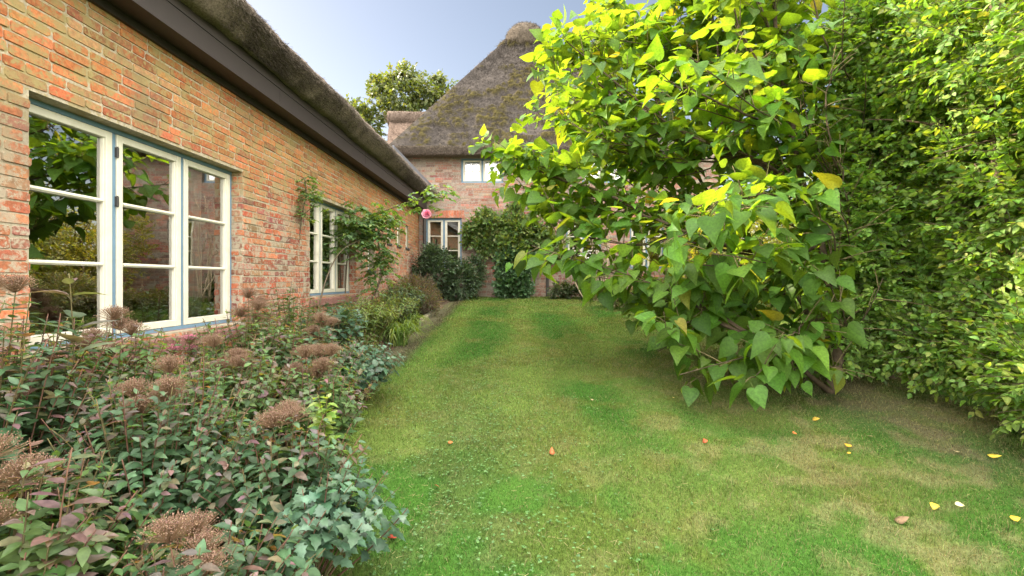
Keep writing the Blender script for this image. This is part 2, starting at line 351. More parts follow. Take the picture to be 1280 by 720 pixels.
def blades(x, y, hmin, hmax, w0, seed):
    n = len(x); c, tree, right = lawn_col(x, y); z = lawn_h(x, y)
    keep = rng.random(n) > .5 * tree
    x, y, z, c, right = x[keep], y[keep], z[keep], c[keep], right[keep]; n = len(x)
    P = np.stack([x, y], -1)
    h = hmin + (hmax - hmin) * rng.random(n) ** 1.5; h = h * (.55 + .95 * fbm(P * 1.4, 40, 3))
    lean = rng.normal(size=(n, 2)) * .6
    base = np.stack([x, y, z - .004], -1)
    mid = base + np.stack([lean[:, 0] * h * .35, lean[:, 1] * h * .35, h * .62], -1)
    tip = base + np.stack([lean[:, 0] * h, lean[:, 1] * h, h * (.95 - .25 * np.minimum(1, np.abs(lean).sum(1)))], -1)
    a = rng.random(n) * PI; s = np.stack([np.cos(a), np.sin(a), 0 * a], -1) * w0
    V = np.stack([base - s, base + s, mid + s * .75, mid - s * .75, tip], 1)
    c = c * (1 + .30 * rng.normal(size=(n, 1))).clip(.4, 1.9) * (1 + .10 * rng.normal(size=(n, 3))).clip(.7, 1.3)
    dead = rng.random(n) < .07 + .12 * right; c[dead] = STRAW * (.6 + .6 * rng.random((dead.sum(), 1)))
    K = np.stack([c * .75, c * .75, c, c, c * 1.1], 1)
    l = np.array([0, 1, 2, 3, 3, 2, 4]); return V.reshape(-1, 3), l[None] + 5 * np.arange(n)[:, None], np.tile([4, 3], n), K.reshape(-1, 3)
mb = MB()
def lawn_pts(n, y0, y1):
    y = rng.uniform(y0, y1, n); x = rng.uniform(-2.2, 4.6, n)
    k = (np.abs(x) < y * 1.2 + .2) & (x > bed_edge(y) + .20 * sstep(3.6, 4.8, y) + .07 * rng.normal(size=n)) & ((y < 8.6) | (x < 3.0)); return x[k], y[k]
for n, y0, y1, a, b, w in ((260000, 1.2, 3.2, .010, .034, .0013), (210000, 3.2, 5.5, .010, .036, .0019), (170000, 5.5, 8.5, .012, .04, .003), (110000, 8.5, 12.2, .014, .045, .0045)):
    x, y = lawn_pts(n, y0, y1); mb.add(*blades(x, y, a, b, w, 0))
# longer tufts to the right front
tx, ty = [], []
for k in range(420):
    cx, cy = rng.uniform(-.9, 3.6), rng.uniform(1.3, 7.5); q = rng.integers(15, 45)
    tx.append(cx + rng.normal(size=q) * .05); ty.append(cy + rng.normal(size=q) * .05)
mb.add(*blades(np.concatenate(tx), np.concatenate(ty), .03, .075, .0016, 1))
# dry clippings lying on the turf
n = 13000; y = 1.25 + 7 * rng.random(n) ** 1.4; x = rng.uniform(-1.4, 3.8, n); P2 = np.stack([x, y], -1)
k = rng.random(n) < sstep(.5, .66, fbm(P2 * 3.1, 123, 4)) * .8 + .04; x, y = x[k], y[k]; n = len(x)
a = rng.random(n) * 6.28; A_ = np.stack([x, y, lawn_h(x, y) + .006 + .022 * rng.random(n)], -1); ln = (.012 + .03 * rng.random(n))[:, None]
mb.segs(A_, A_ + ln * np.stack([np.cos(a), np.sin(a), .25 * rng.normal(size=n)], -1), .0011, STRAW * (.6 + .8 * rng.random((n, 1))))
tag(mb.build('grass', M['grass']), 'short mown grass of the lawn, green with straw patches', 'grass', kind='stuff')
# clover and moss rosettes at the left of the lawn
n = 3600; y = 1.25 + 5.2 * rng.random(n) ** 1.3; x = -.35 + .6 * rng.normal(size=n)
k = (x > bed_edge(y)) & (fbm(np.stack([x, y], -1) * 2.6 + 5, 11, 4) > .44); x, y = x[k], y[k]; n = len(x)
P = np.stack([x, y, lawn_h(x, y) + .012 + .016 * rng.random(n)], -1)
mb = MB()
for j in range(3):
    a = rng.random(n) * .6 + j * 2.1 + np.arange(n); D = np.stack([np.cos(a), np.sin(a), .15 + 0 * a], -1)
    mb.inst(OVATE, P, D, np.array([0, 0, 1.]) + .3 * rng.normal(size=(n, 3)), .006 + .008 * rng.random(n), pal([(.075, .16, .045), (.09, .17, .055), (.06, .135, .04)], n), wid=np.full(n, 1.7))
tag(mb.build('clover', M['gloss']), 'low clover leaves spreading through the lawn beside the flower bed', 'clover', kind='stuff')

# ------------------------------------------------------------------ bricks and walls
def split(lo, hi, cuts):
    segs = [(lo, hi)]
    for a, b in cuts:
        s2 = []
        for p, q in segs:
            if b <= p or a >= q: s2.append((p, q))
            else:
                if a > p: s2.append((p, a))
                if b < q: s2.append((b, q))
        segs = s2
    return segs
def bricks(mb, o, u, nrm, ulen, z0, z1, ops, pals, course=.066, L=.235, joint=.015, proud=.004, colfn=None):
    o = np.asarray(o, float); u = np.asarray(u, float); nrm = np.asarray(nrm, float); up = np.array([0, 0, 1.])
    R = []
    k = 0; z = z0
    while z < z1 - .02:
        zb, zt = z + joint / 2, min(z + course - joint / 2, z1); zm = (zb + zt) / 2
        cuts = [(a, b) for a, b, c, d in ops if c - .01 < zm < d + .01]
        for p, q in split(0, ulen, cuts):
            x = p - (L / 2 if k % 2 else 0) * (1 if p == 0 else .5) - (rng.random() * .05 if p == 0 else 0)
            while x < q:
                l = L if rng.random() < .84 else L / 2 - .003
                a, b = max(x + joint / 2, p), min(x + l - joint / 2, q)
                if b - a > .025: R.append((a, b, zb, zt))
                x += l
        k += 1; z += course
    R = np.array(R); n = len(R); j = lambda s: rng.normal(size=n) * s
    a, b, c, d = R[:, 0] + j(.003), R[:, 1] + j(.003), R[:, 2] + j(.0025), R[:, 3] + j(.0025)
    e = proud + np.abs(j(.0025))
    rr = [np.minimum(.004 + np.abs(j(.006)), .018) for _ in range(4)]; r2 = [np.minimum(.004 + np.abs(j(.005)), .016) for _ in range(4)]
    oc = [(a + rr[0], c + j(.001)), (b - rr[1], c + j(.001)), (b + j(.001), c + r2[1]), (b + j(.001), d - r2[2]), (b - rr[2], d + j(.001)), (a + rr[3], d + j(.001)), (a + j(.001), d - r2[3]), (a + j(.001), c + r2[0])]
    top = np.stack([o + x[:, None] * u + y[:, None] * up + (e)[:, None] * nrm for x, y in oc], 1)
    cx, cy = (a + b) / 2, (c + d) / 2
    bot = np.stack([o + (x + .004 * np.sign(x - cx))[:, None] * u + (y + .004 * np.sign(y - cy))[:, None] * up - .004 * nrm for x, y in oc], 1)
    V = np.concatenate([top, bot], 1)
    fl = list(range(8)); ft = [8]
    for i in range(8):
        fl += [i, 8 + i, 8 + (i + 1) % 8, (i + 1) % 8]; ft.append(4)
    fl = np.array(fl)
    flip = np.dot(np.cross(u, up), nrm) < 0
    if flip:
        parts = []; p = 0
        for t in ft: parts.append(fl[p:p + t][::-1]); p += t
        fl = np.concatenate(parts)
    pc = pal(pals, n, .16)
    if colfn is not None: pc = colfn(pc, (o[None] + cx[:, None] * u + cy[:, None] * up))
    mb.add(V.reshape(-1, 3), fl[None] + 16 * np.arange(n)[:, None], np.tile(ft, n), np.repeat(pc, 16, 0))
def wall_plane(mb, o, u, nrm, ulen, z0, z1, ops, depth, mc, inner=True):
    o = np.asarray(o, float); u = np.asarray(u, float); nrm = np.asarray(nrm, float); up = np.array([0, 0, 1.])
    us = sorted({0, ulen} | {v for q in ops for v in q[:2]}); zs = sorted({z0, z1} | {v for q in ops for v in q[2:]})
    flip = np.dot(np.cross(u, up), nrm) < 0
    def quad(p):
        mb.polys(np.array(p), [(3, 2, 1, 0) if flip else (0, 1, 2, 3)], mc)
    for i in range(len(us) - 1):
        for k in range(len(zs) - 1):
            um, zm = (us[i] + us[i + 1]) / 2, (zs[k] + zs[k + 1]) / 2
            if any(a < um < b and c < zm < d for a, b, c, d in ops): continue
            for dd in ((0, -depth) if inner else (0,)):
                quad([o + x * u + z * up + dd * nrm for x, z in ((us[i], zs[k]), (us[i + 1], zs[k]), (us[i + 1], zs[k + 1]), (us[i], zs[k + 1]))])
    for a, b, c, d in ops:
        for (x0, y0), (x1, y1) in (((a, c), (b, c)), ((b, c), (b, d)), ((b, d), (a, d)), ((a, d), (a, c))):
            quad([o + x0 * u + y0 * up, o + x1 * u + y1 * up, o + x1 * u + y1 * up - depth * nrm, o + x0 * u + y0 * up - depth * nrm])

def window(parent, o, u, nrm, w, h, ncas, rows=3, cols=1, bev=.004, hinges=(), sill=None, blind=False, cas_label=None, fr=.032, st=.048, rt=.05, gb=.014):
    """frame 'window' > casement (one per leaf), pane, hinge, sill"""
    o = np.asarray(o, float); ax = np.stack([np.asarray(u, float), [0, 0, 1.], np.asarray(nrm, float)])
    mb = MB(); cw = (w - fr) / ncas
    mb.box(o, ax, (0, 0, -.07), (w, fr, .012)); mb.box(o, ax, (0, h - fr, -.07), (w, h, .01))
    for i in range(ncas + 1): mb.box(o, ax, (i * cw, fr + .0005, -.07), (i * cw + fr, h - fr - .0005, .006))
    wo = bevel(mb.build('window', M['blue'], parent), bev)
    for i in range(ncas):
        x0, x1 = i * cw + fr + .003, (i + 1) * cw - .003; y0, y1 = fr + .003, h - fr - .003
        mb = MB(); mb.box(o, ax, (x0, y0, -.045), (x0 + st, y1, .014)); mb.box(o, ax, (x1 - st, y0, -.045), (x1, y1, .014))
        mb.box(o, ax, (x0 + st, y0, -.045), (x1 - st, y0 + rt * 1.05, .0135)); mb.box(o, ax, (x0 + st, y1 - rt, -.045), (x1 - st, y1, .0135))
        # inner glazing lip
        for q0, q1 in (((x0 + st, y0 + rt * 1.05), (x0 + st + .012, y1 - rt)), ((x1 - st - .012, y0 + rt * 1.05), (x1 - st, y1 - rt))): mb.box(o, ax, (*q0, -.04), (*q1, .004))
        ya, yb = y0 + rt * 1.05, y1 - rt
        for r in range(1, rows):
            yy = ya + (yb - ya) * r / rows
            mb.box(o, ax, (x0 + st + .013, yy - gb, -.038), (x1 - st - .013, yy + gb, .002)); mb.box(o, ax, (x0 + st + .013, yy - gb * .5, .0), (x1 - st - .013, yy + gb * .5, .010))
        for r in range(1, cols):
            xx = x0 + st + (x1 - x0 - 2 * st) * r / cols
            mb.box(o, ax, (xx - gb * .8, ya, -.037), (xx + gb * .8, yb, .008))
        bevel(mb.build('casement', M['white'], wo), bev)
        # panes, each a hair out of true like old glass
        for r in range(rows):
            p0, p1 = ya + (yb - ya) * r / rows, ya + (yb - ya) * (r + 1) / rows
            j = rng.normal(size=4) * .0012
            c = [o + ax.T @ np.array(v) for v in ((x0 + st, p0, -.02 + j[0]), (x1 - st, p0, -.02 + j[1]), (x1 - st, p1, -.02 + j[2]), (x0 + st, p1, -.02 + j[0] + j[2] - j[1]))]
            gl = MB(); gl.polys(np.array(c), [(0, 1, 2, 3)]); gl.build('pane', M['glass'], wo)
    for (i, zz) in hinges:
        mb = MB(); x = i * cw + fr * .7; mb.box(o, ax, (x, zz - .035, .005), (x + .022, zz + .035, .02)); mb.tube([o + ax.T @ np.array((x + .006, zz - .04, .022)), o + ax.T @ np.array((x + .006, zz + .04, .022))], .006, .006, 8)
        tag(mb.build('hinge', M['iron'], wo))
    if blind:
        mb = MB(); mb.box(o, ax, (fr, fr, -.066), (w - fr, h - fr, -.05)); mb.build('blind', M['blind'], wo)
    return wo

WP = [(.33, .09, .05), (.37, .115, .06), (.27, .072, .048), (.35, .14, .075), (.20, .07, .058), (.30, .088, .052), (.29, .15, .095)]
BP = [(.30, .11, .08), (.33, .145, .10), (.25, .09, .065), (.27, .18, .135), (.24, .195, .155), (.20, .095, .08)]
MC = (.33, .29, .225); MC2 = (.26, .23, .195)
wing = thing('thatched_wing', 'long low orange brick wing with thatched roof running along the left of the lawn', 'house', (-2.8, 5, 0))
WY0, WY1 = -3.0, 12.3; WL = WY1 - WY0
def wop(y0, y1, z0, z1): return (y0 - WY0, y1 - WY0, z0, z1)
W1 = wop(2.61, 4.60, .93, 2.425); W2 = wop(6.03, 7.69, 1.13, 2.47); W3 = wop(8.25, 8.62, 1.52, 1.98)
SL = [wop(y - .13, y + .13, 2.12, 2.66) for y in (9.56, 10.3, 11.05)]
wops = [W1, W2, W3] + SL
mb = MB()
wall_plane(mb, (-2.8, WY0, 0), (0, 1, 0), (1, 0, 0), WL, -.2, 3.62, wops, .12, MC)
def wcf(c, p):
    up = sstep(1.9, 2.6, p[:, 2] + .9 * (fbm(p[:, 1:] * .8, 3) - .5) - .03 * (p[:, 1] - 3))
    return mixc(c, c * .75 + np.array((.10, .052, .006)), .75 * up)
bricks(mb, (-2.8, WY0, 0), (0, 1, 0), (1, 0, 0), WL, -.196, 3.22, wops, WP, colfn=wcf)
for (a, b, c, d) in wops[:2]:
    for e, s in ((a, 1), (b, -1)):
        bricks(mb, (-2.92, WY0 + e + .0, 0), (1, 0, 0), (0, s, 0), .119, c, d, [], WP, L=.112, proud=.003)
wall_o = mb.build('wall', M['brick'], wing)
# rest of the wing's shell: end gable, back wall, inside of the rooms
mb = MB()
mb.polys([(-2.8, WY0, -.2), (-10.4, WY0, -.2), (-10.4, WY0, 3.6), (-6.6, WY0, 6.8), (-2.8, WY0, 3.6)], [(0, 1, 2, 3, 4)])
mb.polys([(-10.4, WY0, -.2), (-10.4, WY1, -.2), (-10.4, WY1, 3.6), (-10.4, WY0, 3.6)], [(0, 1, 2, 3)])
mb.build('end_wall', M['brick'], wing)
mb = MB()
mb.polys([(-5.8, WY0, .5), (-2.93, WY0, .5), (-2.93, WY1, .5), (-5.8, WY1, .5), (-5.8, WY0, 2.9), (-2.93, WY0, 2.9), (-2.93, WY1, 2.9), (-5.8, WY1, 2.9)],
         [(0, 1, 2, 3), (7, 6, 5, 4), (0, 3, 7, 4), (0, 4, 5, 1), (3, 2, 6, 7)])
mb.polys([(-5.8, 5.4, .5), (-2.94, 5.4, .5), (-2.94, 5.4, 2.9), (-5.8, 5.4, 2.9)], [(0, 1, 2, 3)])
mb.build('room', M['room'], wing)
w1 = window(wing, (-2.92, 2.61, .93), (0, 1, 0), (1, 0, 0), 1.99, 1.495, 3, hinges=((1, 1.33), (1, .98), (1, .17)))
w2 = window(wing, (-2.92, 6.03, 1.13), (0, 1, 0), (1, 0, 0), 1.66, 1.34, 3)
window(wing, (-2.9, 8.25, 1.52), (0, 1, 0), (1, 0, 0), .37, .46, 1, rows=2)
for y in (9.56, 10.3, 11.05):
    window(wing, (-2.85, y - .13, 2.12), (0, 1, 0), (1, 0, 0), .26, .54, 1, rows=2)
for (y0, y1, z) in ((2.61, 4.60, .93), (6.03, 7.69, 1.13)):      # sloping brick-on-edge sills
    mb = MB(); y = y0 - .02
    while y < y1:
        V = np.array([(-2.91, y, z + .005), (-2.91, y + .058, z + .005), (-2.765, y + .058, z - .04), (-2.765, y, z - .04)]); V = np.concatenate([V, V + (0, 0, -.09)])
        mb.polys(V, [(0, 3, 2, 1), (4, 5, 6, 7), (3, 7, 6, 2), (0, 4, 7, 3), (1, 2, 6, 5)]); y += .066
    bevel(mb.build('window_sill', M['sill'], wing), .006)
for y0, y1, z in ((8.22, 8.66, 1.52),) + tuple((y - .16, y + .16, 2.12) for y in (9.56, 10.3, 11.05)):
    mb = MB(); mb.box((-2.8, y0, z), np.eye(3), (-.1, 0, -.05), (.03, y1 - y0, -.003)); bevel(mb.build('window_sill', M['iron'], wing), .006)
# soffit, fascia, thatch
mb = MB(); mb.box((0, WY0, 0), np.eye(3), (-2.97, 0, 3.20), (-2.60, WL - .02, 3.225)); mb.box((0, WY0, 0), np.eye(3), (-2.794, 0, 3.14), (-2.765, WL - .02, 3.199)); mb.build('soffit', M['brown'], wing)
mb = MB(); yb = 0
while yb < WL - .1:
    ye = min(yb + 2.63, WL - .02); jx = .003 * rng.random(); mb.box((0, WY0, 0), np.eye(3), (-2.62, yb + .002, 3.205), (-2.588 + jx, ye - .002, 3.372)); mb.box((0, WY0, 0), np.eye(3), (-2.62, yb + .002, 3.376), (-2.583 + jx, ye - .002, 3.50)); yb = ye
mb.box((0, WY0, 0), np.eye(3), (-2.60, 0, 3.19), (-2.575, WL - .02, 3.23)); mb.build('fascia', M['brown2'], wing)
def dens(pts, step):
    pts = np.asarray(pts, float); out = [pts[:1]]
    for a, b in zip(pts[:-1], pts[1:]):
        k = max(1, int(round(np.linalg.norm(b - a) / step))); out.append(a + (b - a) * (np.arange(1, k + 1) / k)[:, None])
    return np.concatenate(out)
prof = dens([(-2.9, 3.56), (-2.575, 3.47), (-2.50, 3.475), (-2.40, 3.57), (-2.34, 3.645), (-2.335, 3.67), (-2.36, 3.71), (-6.45, 6.95)], .035)
prof = np.concatenate([prof, dens([(-6.5, 6.97), (-6.6, 6.98), (-10.9, 3.6)], .4)])
ty_ = np.concatenate([np.arange(WY0 - .2, 8, .04), np.arange(8, WY1 - .0, .05)])
PX, PY = np.meshgrid(np.arange(len(prof)), ty_, indexing='ij')
pt = np.stack([prof[PX][..., 0], PY, prof[PX][..., 1]], -1)
tn = np.gradient(prof, axis=0); nm = unit(np.stack([tn[:, 1], -tn[:, 0]], -1)); nm = -nm if nm[5][1] < -5 else nm
nn = np.stack([nm[PX][..., 0], 0 * PY, nm[PX][..., 1]], -1)
sgn = 1 if nn[40, 0, 2] > 0 else -1; nn = nn * sgn
sl_ = np.cumsum(np.concatenate([[0], np.linalg.norm(np.diff(prof, axis=0), axis=1)]))
nz = fbm(np.stack([sl_[PX] * 3, PY * 9, 0 * PY], -1), 51, 4); nz2 = fbm(np.stack([sl_[PX] * .8, PY * 1.1, 0 * PY], -1), 61, 3)
pt = pt + nn * (.035 * (nz - .5) + .07 * (nz2 - .5))[..., None]
pt[:6] -= 0
tcol = mixc((.075, .056, .048), (.25, .20, .17), nz * .6 + nz2 * .5); tcol = mixc(tcol, (.10, .085, .05), .25 * sstep(.55, .7, nz2))
mb = MB(); mb.grid(pt, tcol)
# reed ends along the cut eave
n = 60000; y = np.concatenate([rng.uniform(.2, 6, n * 2 // 3), rng.uniform(6, WY1, n // 3)]); s = rng.random(n)
base = np.stack([-2.52 + .19 * s, y, 3.48 + .19 * s], -1) + rng.normal(size=(n, 3)) * .008
wob = .07 * (fbm(np.stack([0 * y + 1.0, y * 1.1], -1), 61, 3) - .5); base[:, 0] += wob * .7; base[:, 2] += wob * .7
d = unit(np.array([.70, 0, -.66]) + .3 * rng.normal(size=(n, 3))); ln = .012 + .035 * rng.random(n) ** 2 * (1 + s)
mb.segs(base - d * .02, base + d * ln[:, None], .0018, mixc((.07, .056, .046), (.42, .36, .31), rng.random(n) ** 1.5 * (.25 + .75 * s ** 2)))
mb.build('thatch_roof', M['thatch_w'], wing, smooth=True)
mb = MB(); mb.box((0, 0, 0), np.eye(3), (-2.46, 8.6, 3.70), (-2.42, WY1 - .08, 3.86)); bevel(mb.build('flashing', M['zinc'], wing), .008)
mb = MB(); mb.tube([(-2.62, 12.16, .8), (-2.62, 12.16, 3.4)], .045, .045, 10); mb.tube([(-2.62, 12.16, 3.2), (-2.62, 12.1, 3.45), (-2.52, 12.0, 3.52)], .045, .045, 10)
for z in (1.6, 2.6): mb.tube([(-2.62, 12.16, z), (-2.62, 12.16, z + .04)], .055, .055, 10)
mb.build('downpipe', M['iron'], wing)
# curtain and picture inside
def curtain(y0, y1, z0, z1, x, lab, folds=7):
    t = np.linspace(0, 1, 60); zz = np.linspace(z0, z1, 12); T_, Zz = np.meshgrid(t, zz, indexing='ij')
    P = np.stack([x + .022 * np.sin(T_ * folds * 2 * PI + .5 * Zz) + .004 * np.sin(T_ * 31), y0 + (y1 - y0) * T_ + .01 * np.sin(Zz * 5 + T_ * 20), Zz], -1)
    mb = MB(); mb.grid(P); o = mb.build('curtain', M['cloth'], smooth=True, origin=(x, y0, z0)); so = o.modifiers.new('s', 'SOLIDIFY'); so.thickness = .004
    tag(o, lab, 'curtain', 'curtains behind the wing windows')
curtain(4.02, 4.36, .98, 2.40, -3.06, 'pale curtain hanging behind the right casement of the large near window', 5)
curtain(6.12, 6.26, 1.16, 2.44, -3.06, 'pale curtain gathered at the left side inside the farther wing window', 3)
curtain(7.36, 7.56, 1.16, 2.44, -3.06, 'pale curtain gathered at the right side inside the farther wing window', 4)
pf = thing('picture_frame', 'small white picture frame leaning inside the farther wing window', 'picture frame', (-3.03, 6.86, 1.62))
mb = MB(); A = np.eye(3)
for lo, hi in (((0, -.10, 0), (.015, -.08, .26)), ((0, .08, 0), (.015, .10, .26)), ((0, -.08, 0), (.014, .08, .02)), ((0, -.08, .24), (.014, .08, .26))): mb.box((-3.03, 6.86, 1.62), A, lo, hi)
mb.build('frame', M['white'], pf)
mb = MB(); mb.box((-3.03, 6.86, 1.62), A, (.002, -.08, .02), (.006, .08, .24)); mb.build('picture', M['room'], pf)

# ------------------------------------------------------------------ main farmhouse at the back
house = thing('thatched_farmhouse', 'tall brick farmhouse with steep pyramid thatched roof closing the end of the lawn', 'house', (0, 12.3, .9))
HX0, HX1, HY = -3.3, 5.2, 12.3
def hop(x0, x1, z0, z1): return (x0 - HX0, x1 - HX0, z0, z1)
gw = [(-2.63, -1.66, 1.66, 3.0), (1.12, 2.06, 1.66, 2.98), (2.82, 3.74, 1.66, 2.98)]
uw = [(-1.68, -.55, 3.94, 4.60), (1.55, 2.68, 3.94, 4.60)]
hops = [hop(*g) for g in gw + uw]
mb = MB(); wall_plane(mb, (HX0, HY, 0), (1, 0, 0), (0, -1, 0), HX1 - HX0, .3, 4.72, hops, .12, MC2)
def hcf(c, p):
    g = sstep(.48, .70, fbm(np.stack([p[:, 0] * .9, p[:, 2] * 1.5], -1), 14) + .22 * sstep(3.9, 4.6, p[:, 2]) + .12 * sstep(1.9, 1.1, p[:, 2]) - .12 * sstep(-2, 0, p[:, 0]) + .06)
    return mixc(c, c * .35 + np.array((.155, .135, .115)), .75 * g)
bricks(mb, (HX0, HY, 0), (1, 0, 0), (0, -1, 0), HX1 - HX0, .3, 4.72, hops, BP, colfn=hcf, course=.07)
mb.build('wall', M['brick2'], house)
mb = MB()
mb.polys([(HX0, HY, .3), (HX0, 21, .3), (HX0, 21, 4.7), (HX0, HY, 4.7)], [(0, 1, 2, 3)]); mb.polys([(HX1, HY, .3), (HX1, 21, .3), (HX1, 21, 4.7), (HX1, HY, 4.7)], [(3, 2, 1, 0)])
mb.polys([(HX0, 21, .3), (HX1, 21, .3), (HX1, 21, 4.7), (HX0, 21, 4.7)], [(0, 1, 2, 3)]); mb.build('side_wall', M['brick2'], house)
mb = MB(); mb.polys([(HX0 + .1, HY + .14, .95), (HX1 - .1, HY + .14, .95), (HX1 - .1, 15.5, .95), (HX0 + .1, 15.5, .95), (HX0 + .1, HY + .14, 4.65), (HX1 - .1, HY + .14, 4.65), (HX1 - .1, 15.5, 4.65), (HX0 + .1, 15.5, 4.65)],
                    [(0, 1, 2, 3), (7, 6, 5, 4), (3, 2, 6, 7), (0, 3, 7, 4), (1, 5, 6, 2)])
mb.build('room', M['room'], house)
for (x0, x1, z0, z1) in gw: window(house, (x0, HY + .08, z0), (1, 0, 0), (0, -1, 0), x1 - x0, z1 - z0, 2, fr=.05, st=.045, rt=.04)
for (x0, x1, z0, z1) in uw: window(house, (x0, HY + .06, z0), (1, 0, 0), (0, -1, 0), x1 - x0, z1 - z0, 2, rows=2, cols=2, blind=True, fr=.05, st=.04, rt=.035, gb=.009)
for (x0, x1, z0, z1) in gw:
    mb = MB(); x = x0 - .1
    while x < x1 + .08:
        mb.box((x, HY, z1), np.eye(3), (0, -.012 - .004 * rng.random(), .008), (.062, .03, .20), np.array(pal([(.42, .15, .08), (.36, .12, .07)], 1)[0])); x += .072
    mb.build('brick_lintel', M['brick2'], house)
mb = MB(); mb.tube([(.62, HY - .06, .8), (.62, HY - .06, 2.0), (.62, HY - .06, 4.4)], .04, .04, 8); mb.build('downpipe', M['iron'], house)
# big roof
AP0, AP1 = np.array([-.55, 16.8, 10.2]), np.array([.55, 16.8, 10.2])
def face(mb, a, b, c, d, nu, nv, amp=.09, moss=True, hairs=0, cols=None):
    a, b, c, d = [np.asarray(v, float) for v in (a, b, c, d)]
    s, t = np.meshgrid(np.linspace(0, 1, nu), np.linspace(0, 1, nv), indexing='ij'); s = s[..., None]; t = t[..., None]
    P = a * (1 - s) * (1 - t) + b * s * (1 - t) + c * s * t + d * (1 - s) * t
    nr = unit(np.cross(b - a, d - a))
    sag = -.05 * np.sin(PI * t[..., 0]) * 1.0
    ns = fbm(P * 2.6, 91, 5); n2 = fbm(P * .9, 93, 4); n3 = fbm(P * 11, 95, 3)
    mo = sstep(.47, .56, n2 + .12 * np.exp(-((t[..., 0] - .28) / .25) ** 2)) * sstep(.36, .52, ns) * sstep(.42, .58, n3) if moss else 0 * n2
    edge = np.minimum(1, np.minimum(np.minimum(s, 1 - s) * 12, np.minimum((1 - t) * 12, t * 30))[..., 0])
    h = .07 * (ns - .5) + amp * (n2 - .5) + .04 * (n3 - .5) + .075 * mo + sag * .6
    P = P + nr * (h * edge)[..., None]
    col = mixc((.018, .016, .0145), (.082, .071, .065), .55 * ns + .45 * n3) if cols is None else mixc(cols[0], cols[1], .55 * ns + .45 * n3)
    col = mixc(col, mixc((.016, .015, .006), (.06, .05, .012), n3), .9 * mo)
    mb.grid(P, col)
    if hairs:
        i = rng.integers(0, nu * nv, hairs); B = P.reshape(-1, 3)[i] + rng.normal(size=(hairs, 3)) * .02
        dn = unit((a + b) / 2 - (c + d) / 2); dd = unit(dn + .35 * nr + .35 * rng.normal(size=(hairs, 3)))
        mb.segs(B - .02 * nr, B + dd * (.04 + .08 * rng.random((hairs, 1))), .004, col.reshape(-1, 3)[i] * (.6 + .9 * rng.random((hairs, 1))))
E0, E1, E2, E3 = np.array([-3.5, 11.85, 4.80]), np.array([4.7, 11.85, 4.80]), np.array([4.7, 21.6, 4.8]), np.array([-3.5, 21.6, 4.8])
mb = MB()
face(mb, E0, E1, AP1, AP0, 180, 150, hairs=26000)
face(mb, E3, E0, AP0, AP0 + (0, .3, 0), 110, 120, hairs=9000, cols=((.07, .05, .035), (.20, .145, .10)))
face(mb, E1, E2, AP1 + (0, .3, 0), AP1, 60, 60); face(mb, E2, E3, AP0 + (0, .3, 0), AP1 + (0, .3, 0), 30, 30)
# cut edge and underside at the eaves
for a, b, in ((E0, E1), (E3, E0), (E1, E2)):
    ns = 160; s = np.linspace(0, 1, ns)[:, None]; top = a + (b - a) * s; inn = unit(np.array([.6, 16.8, 0]) - np.array([top.mean(0)[0], top.mean(0)[1], 0]))
    w = .03 * (fbm(np.concatenate([top * 4], -1), 5, 3) - .5)[:, None]
    rows_ = [top + (0, 0, .0) , top - (0, 0, .09) + inn * (.03 + w), top - (0, 0, .20) + inn * .09 + w * (0, 0, 1), top - (0, 0, .19) + inn * .6]
    mb.grid(np.stack(rows_, 1)[:, ::-1], (.13, .11, .09))
n = 14000; s = rng.random(n); B = E0 + (E1 - E0) * s[:, None] + np.stack([0 * s, .09 * rng.random(n), 0 * s], -1); B[:, 2] -= .2 * rng.random(n)
mb.segs(B, B + unit(np.array([0, -.6, -.8]) + .4 * rng.normal(size=(n, 3))) * .05, .004, mixc((.07, .055, .045), (.22, .18, .15), rng.random(n)))
# ridge cap
cap = np.array([.02, 16.75, 10.05]); U_, V_ = np.meshgrid(np.linspace(0, PI, 40), np.linspace(0, 2 * PI, 60), indexing='ij')
cp = np.stack([.70 * np.sin(U_) ** .8 * np.cos(V_) + .08 * np.cos(U_), .55 * np.sin(U_) * np.sin(V_), .62 * np.cos(U_) - .05], -1)
cp[..., 2] = np.where(cp[..., 2] < 0, cp[..., 2] * .9, cp[..., 2]); cp = cp * (1 + .14 * (fbm(cp * 5 + 3, 44, 3) - .5))[..., None]
mbc = MB(); mbc.grid(cap + cp, mixc((.04, .033, .027), (.115, .094, .075), fbm(cp * 12, 45, 3)))
i = rng.integers(0, 2400, 3500); B = (cap + cp).reshape(-1, 3)[i]; mbc.segs(B, B + unit(unit(cp.reshape(-1, 3)[i]) * .5 + np.array([0, 0, -.4]) + .5 * rv(3500)) * .07, .004, mixc((.03, .025, .02), (.12, .10, .08), rng.random(3500)))
roof = mb.build('thatch_roof', M['thatch'], house, smooth=True)
mbc.build('ridge_cap', M['thatch'], roof, smooth=True)
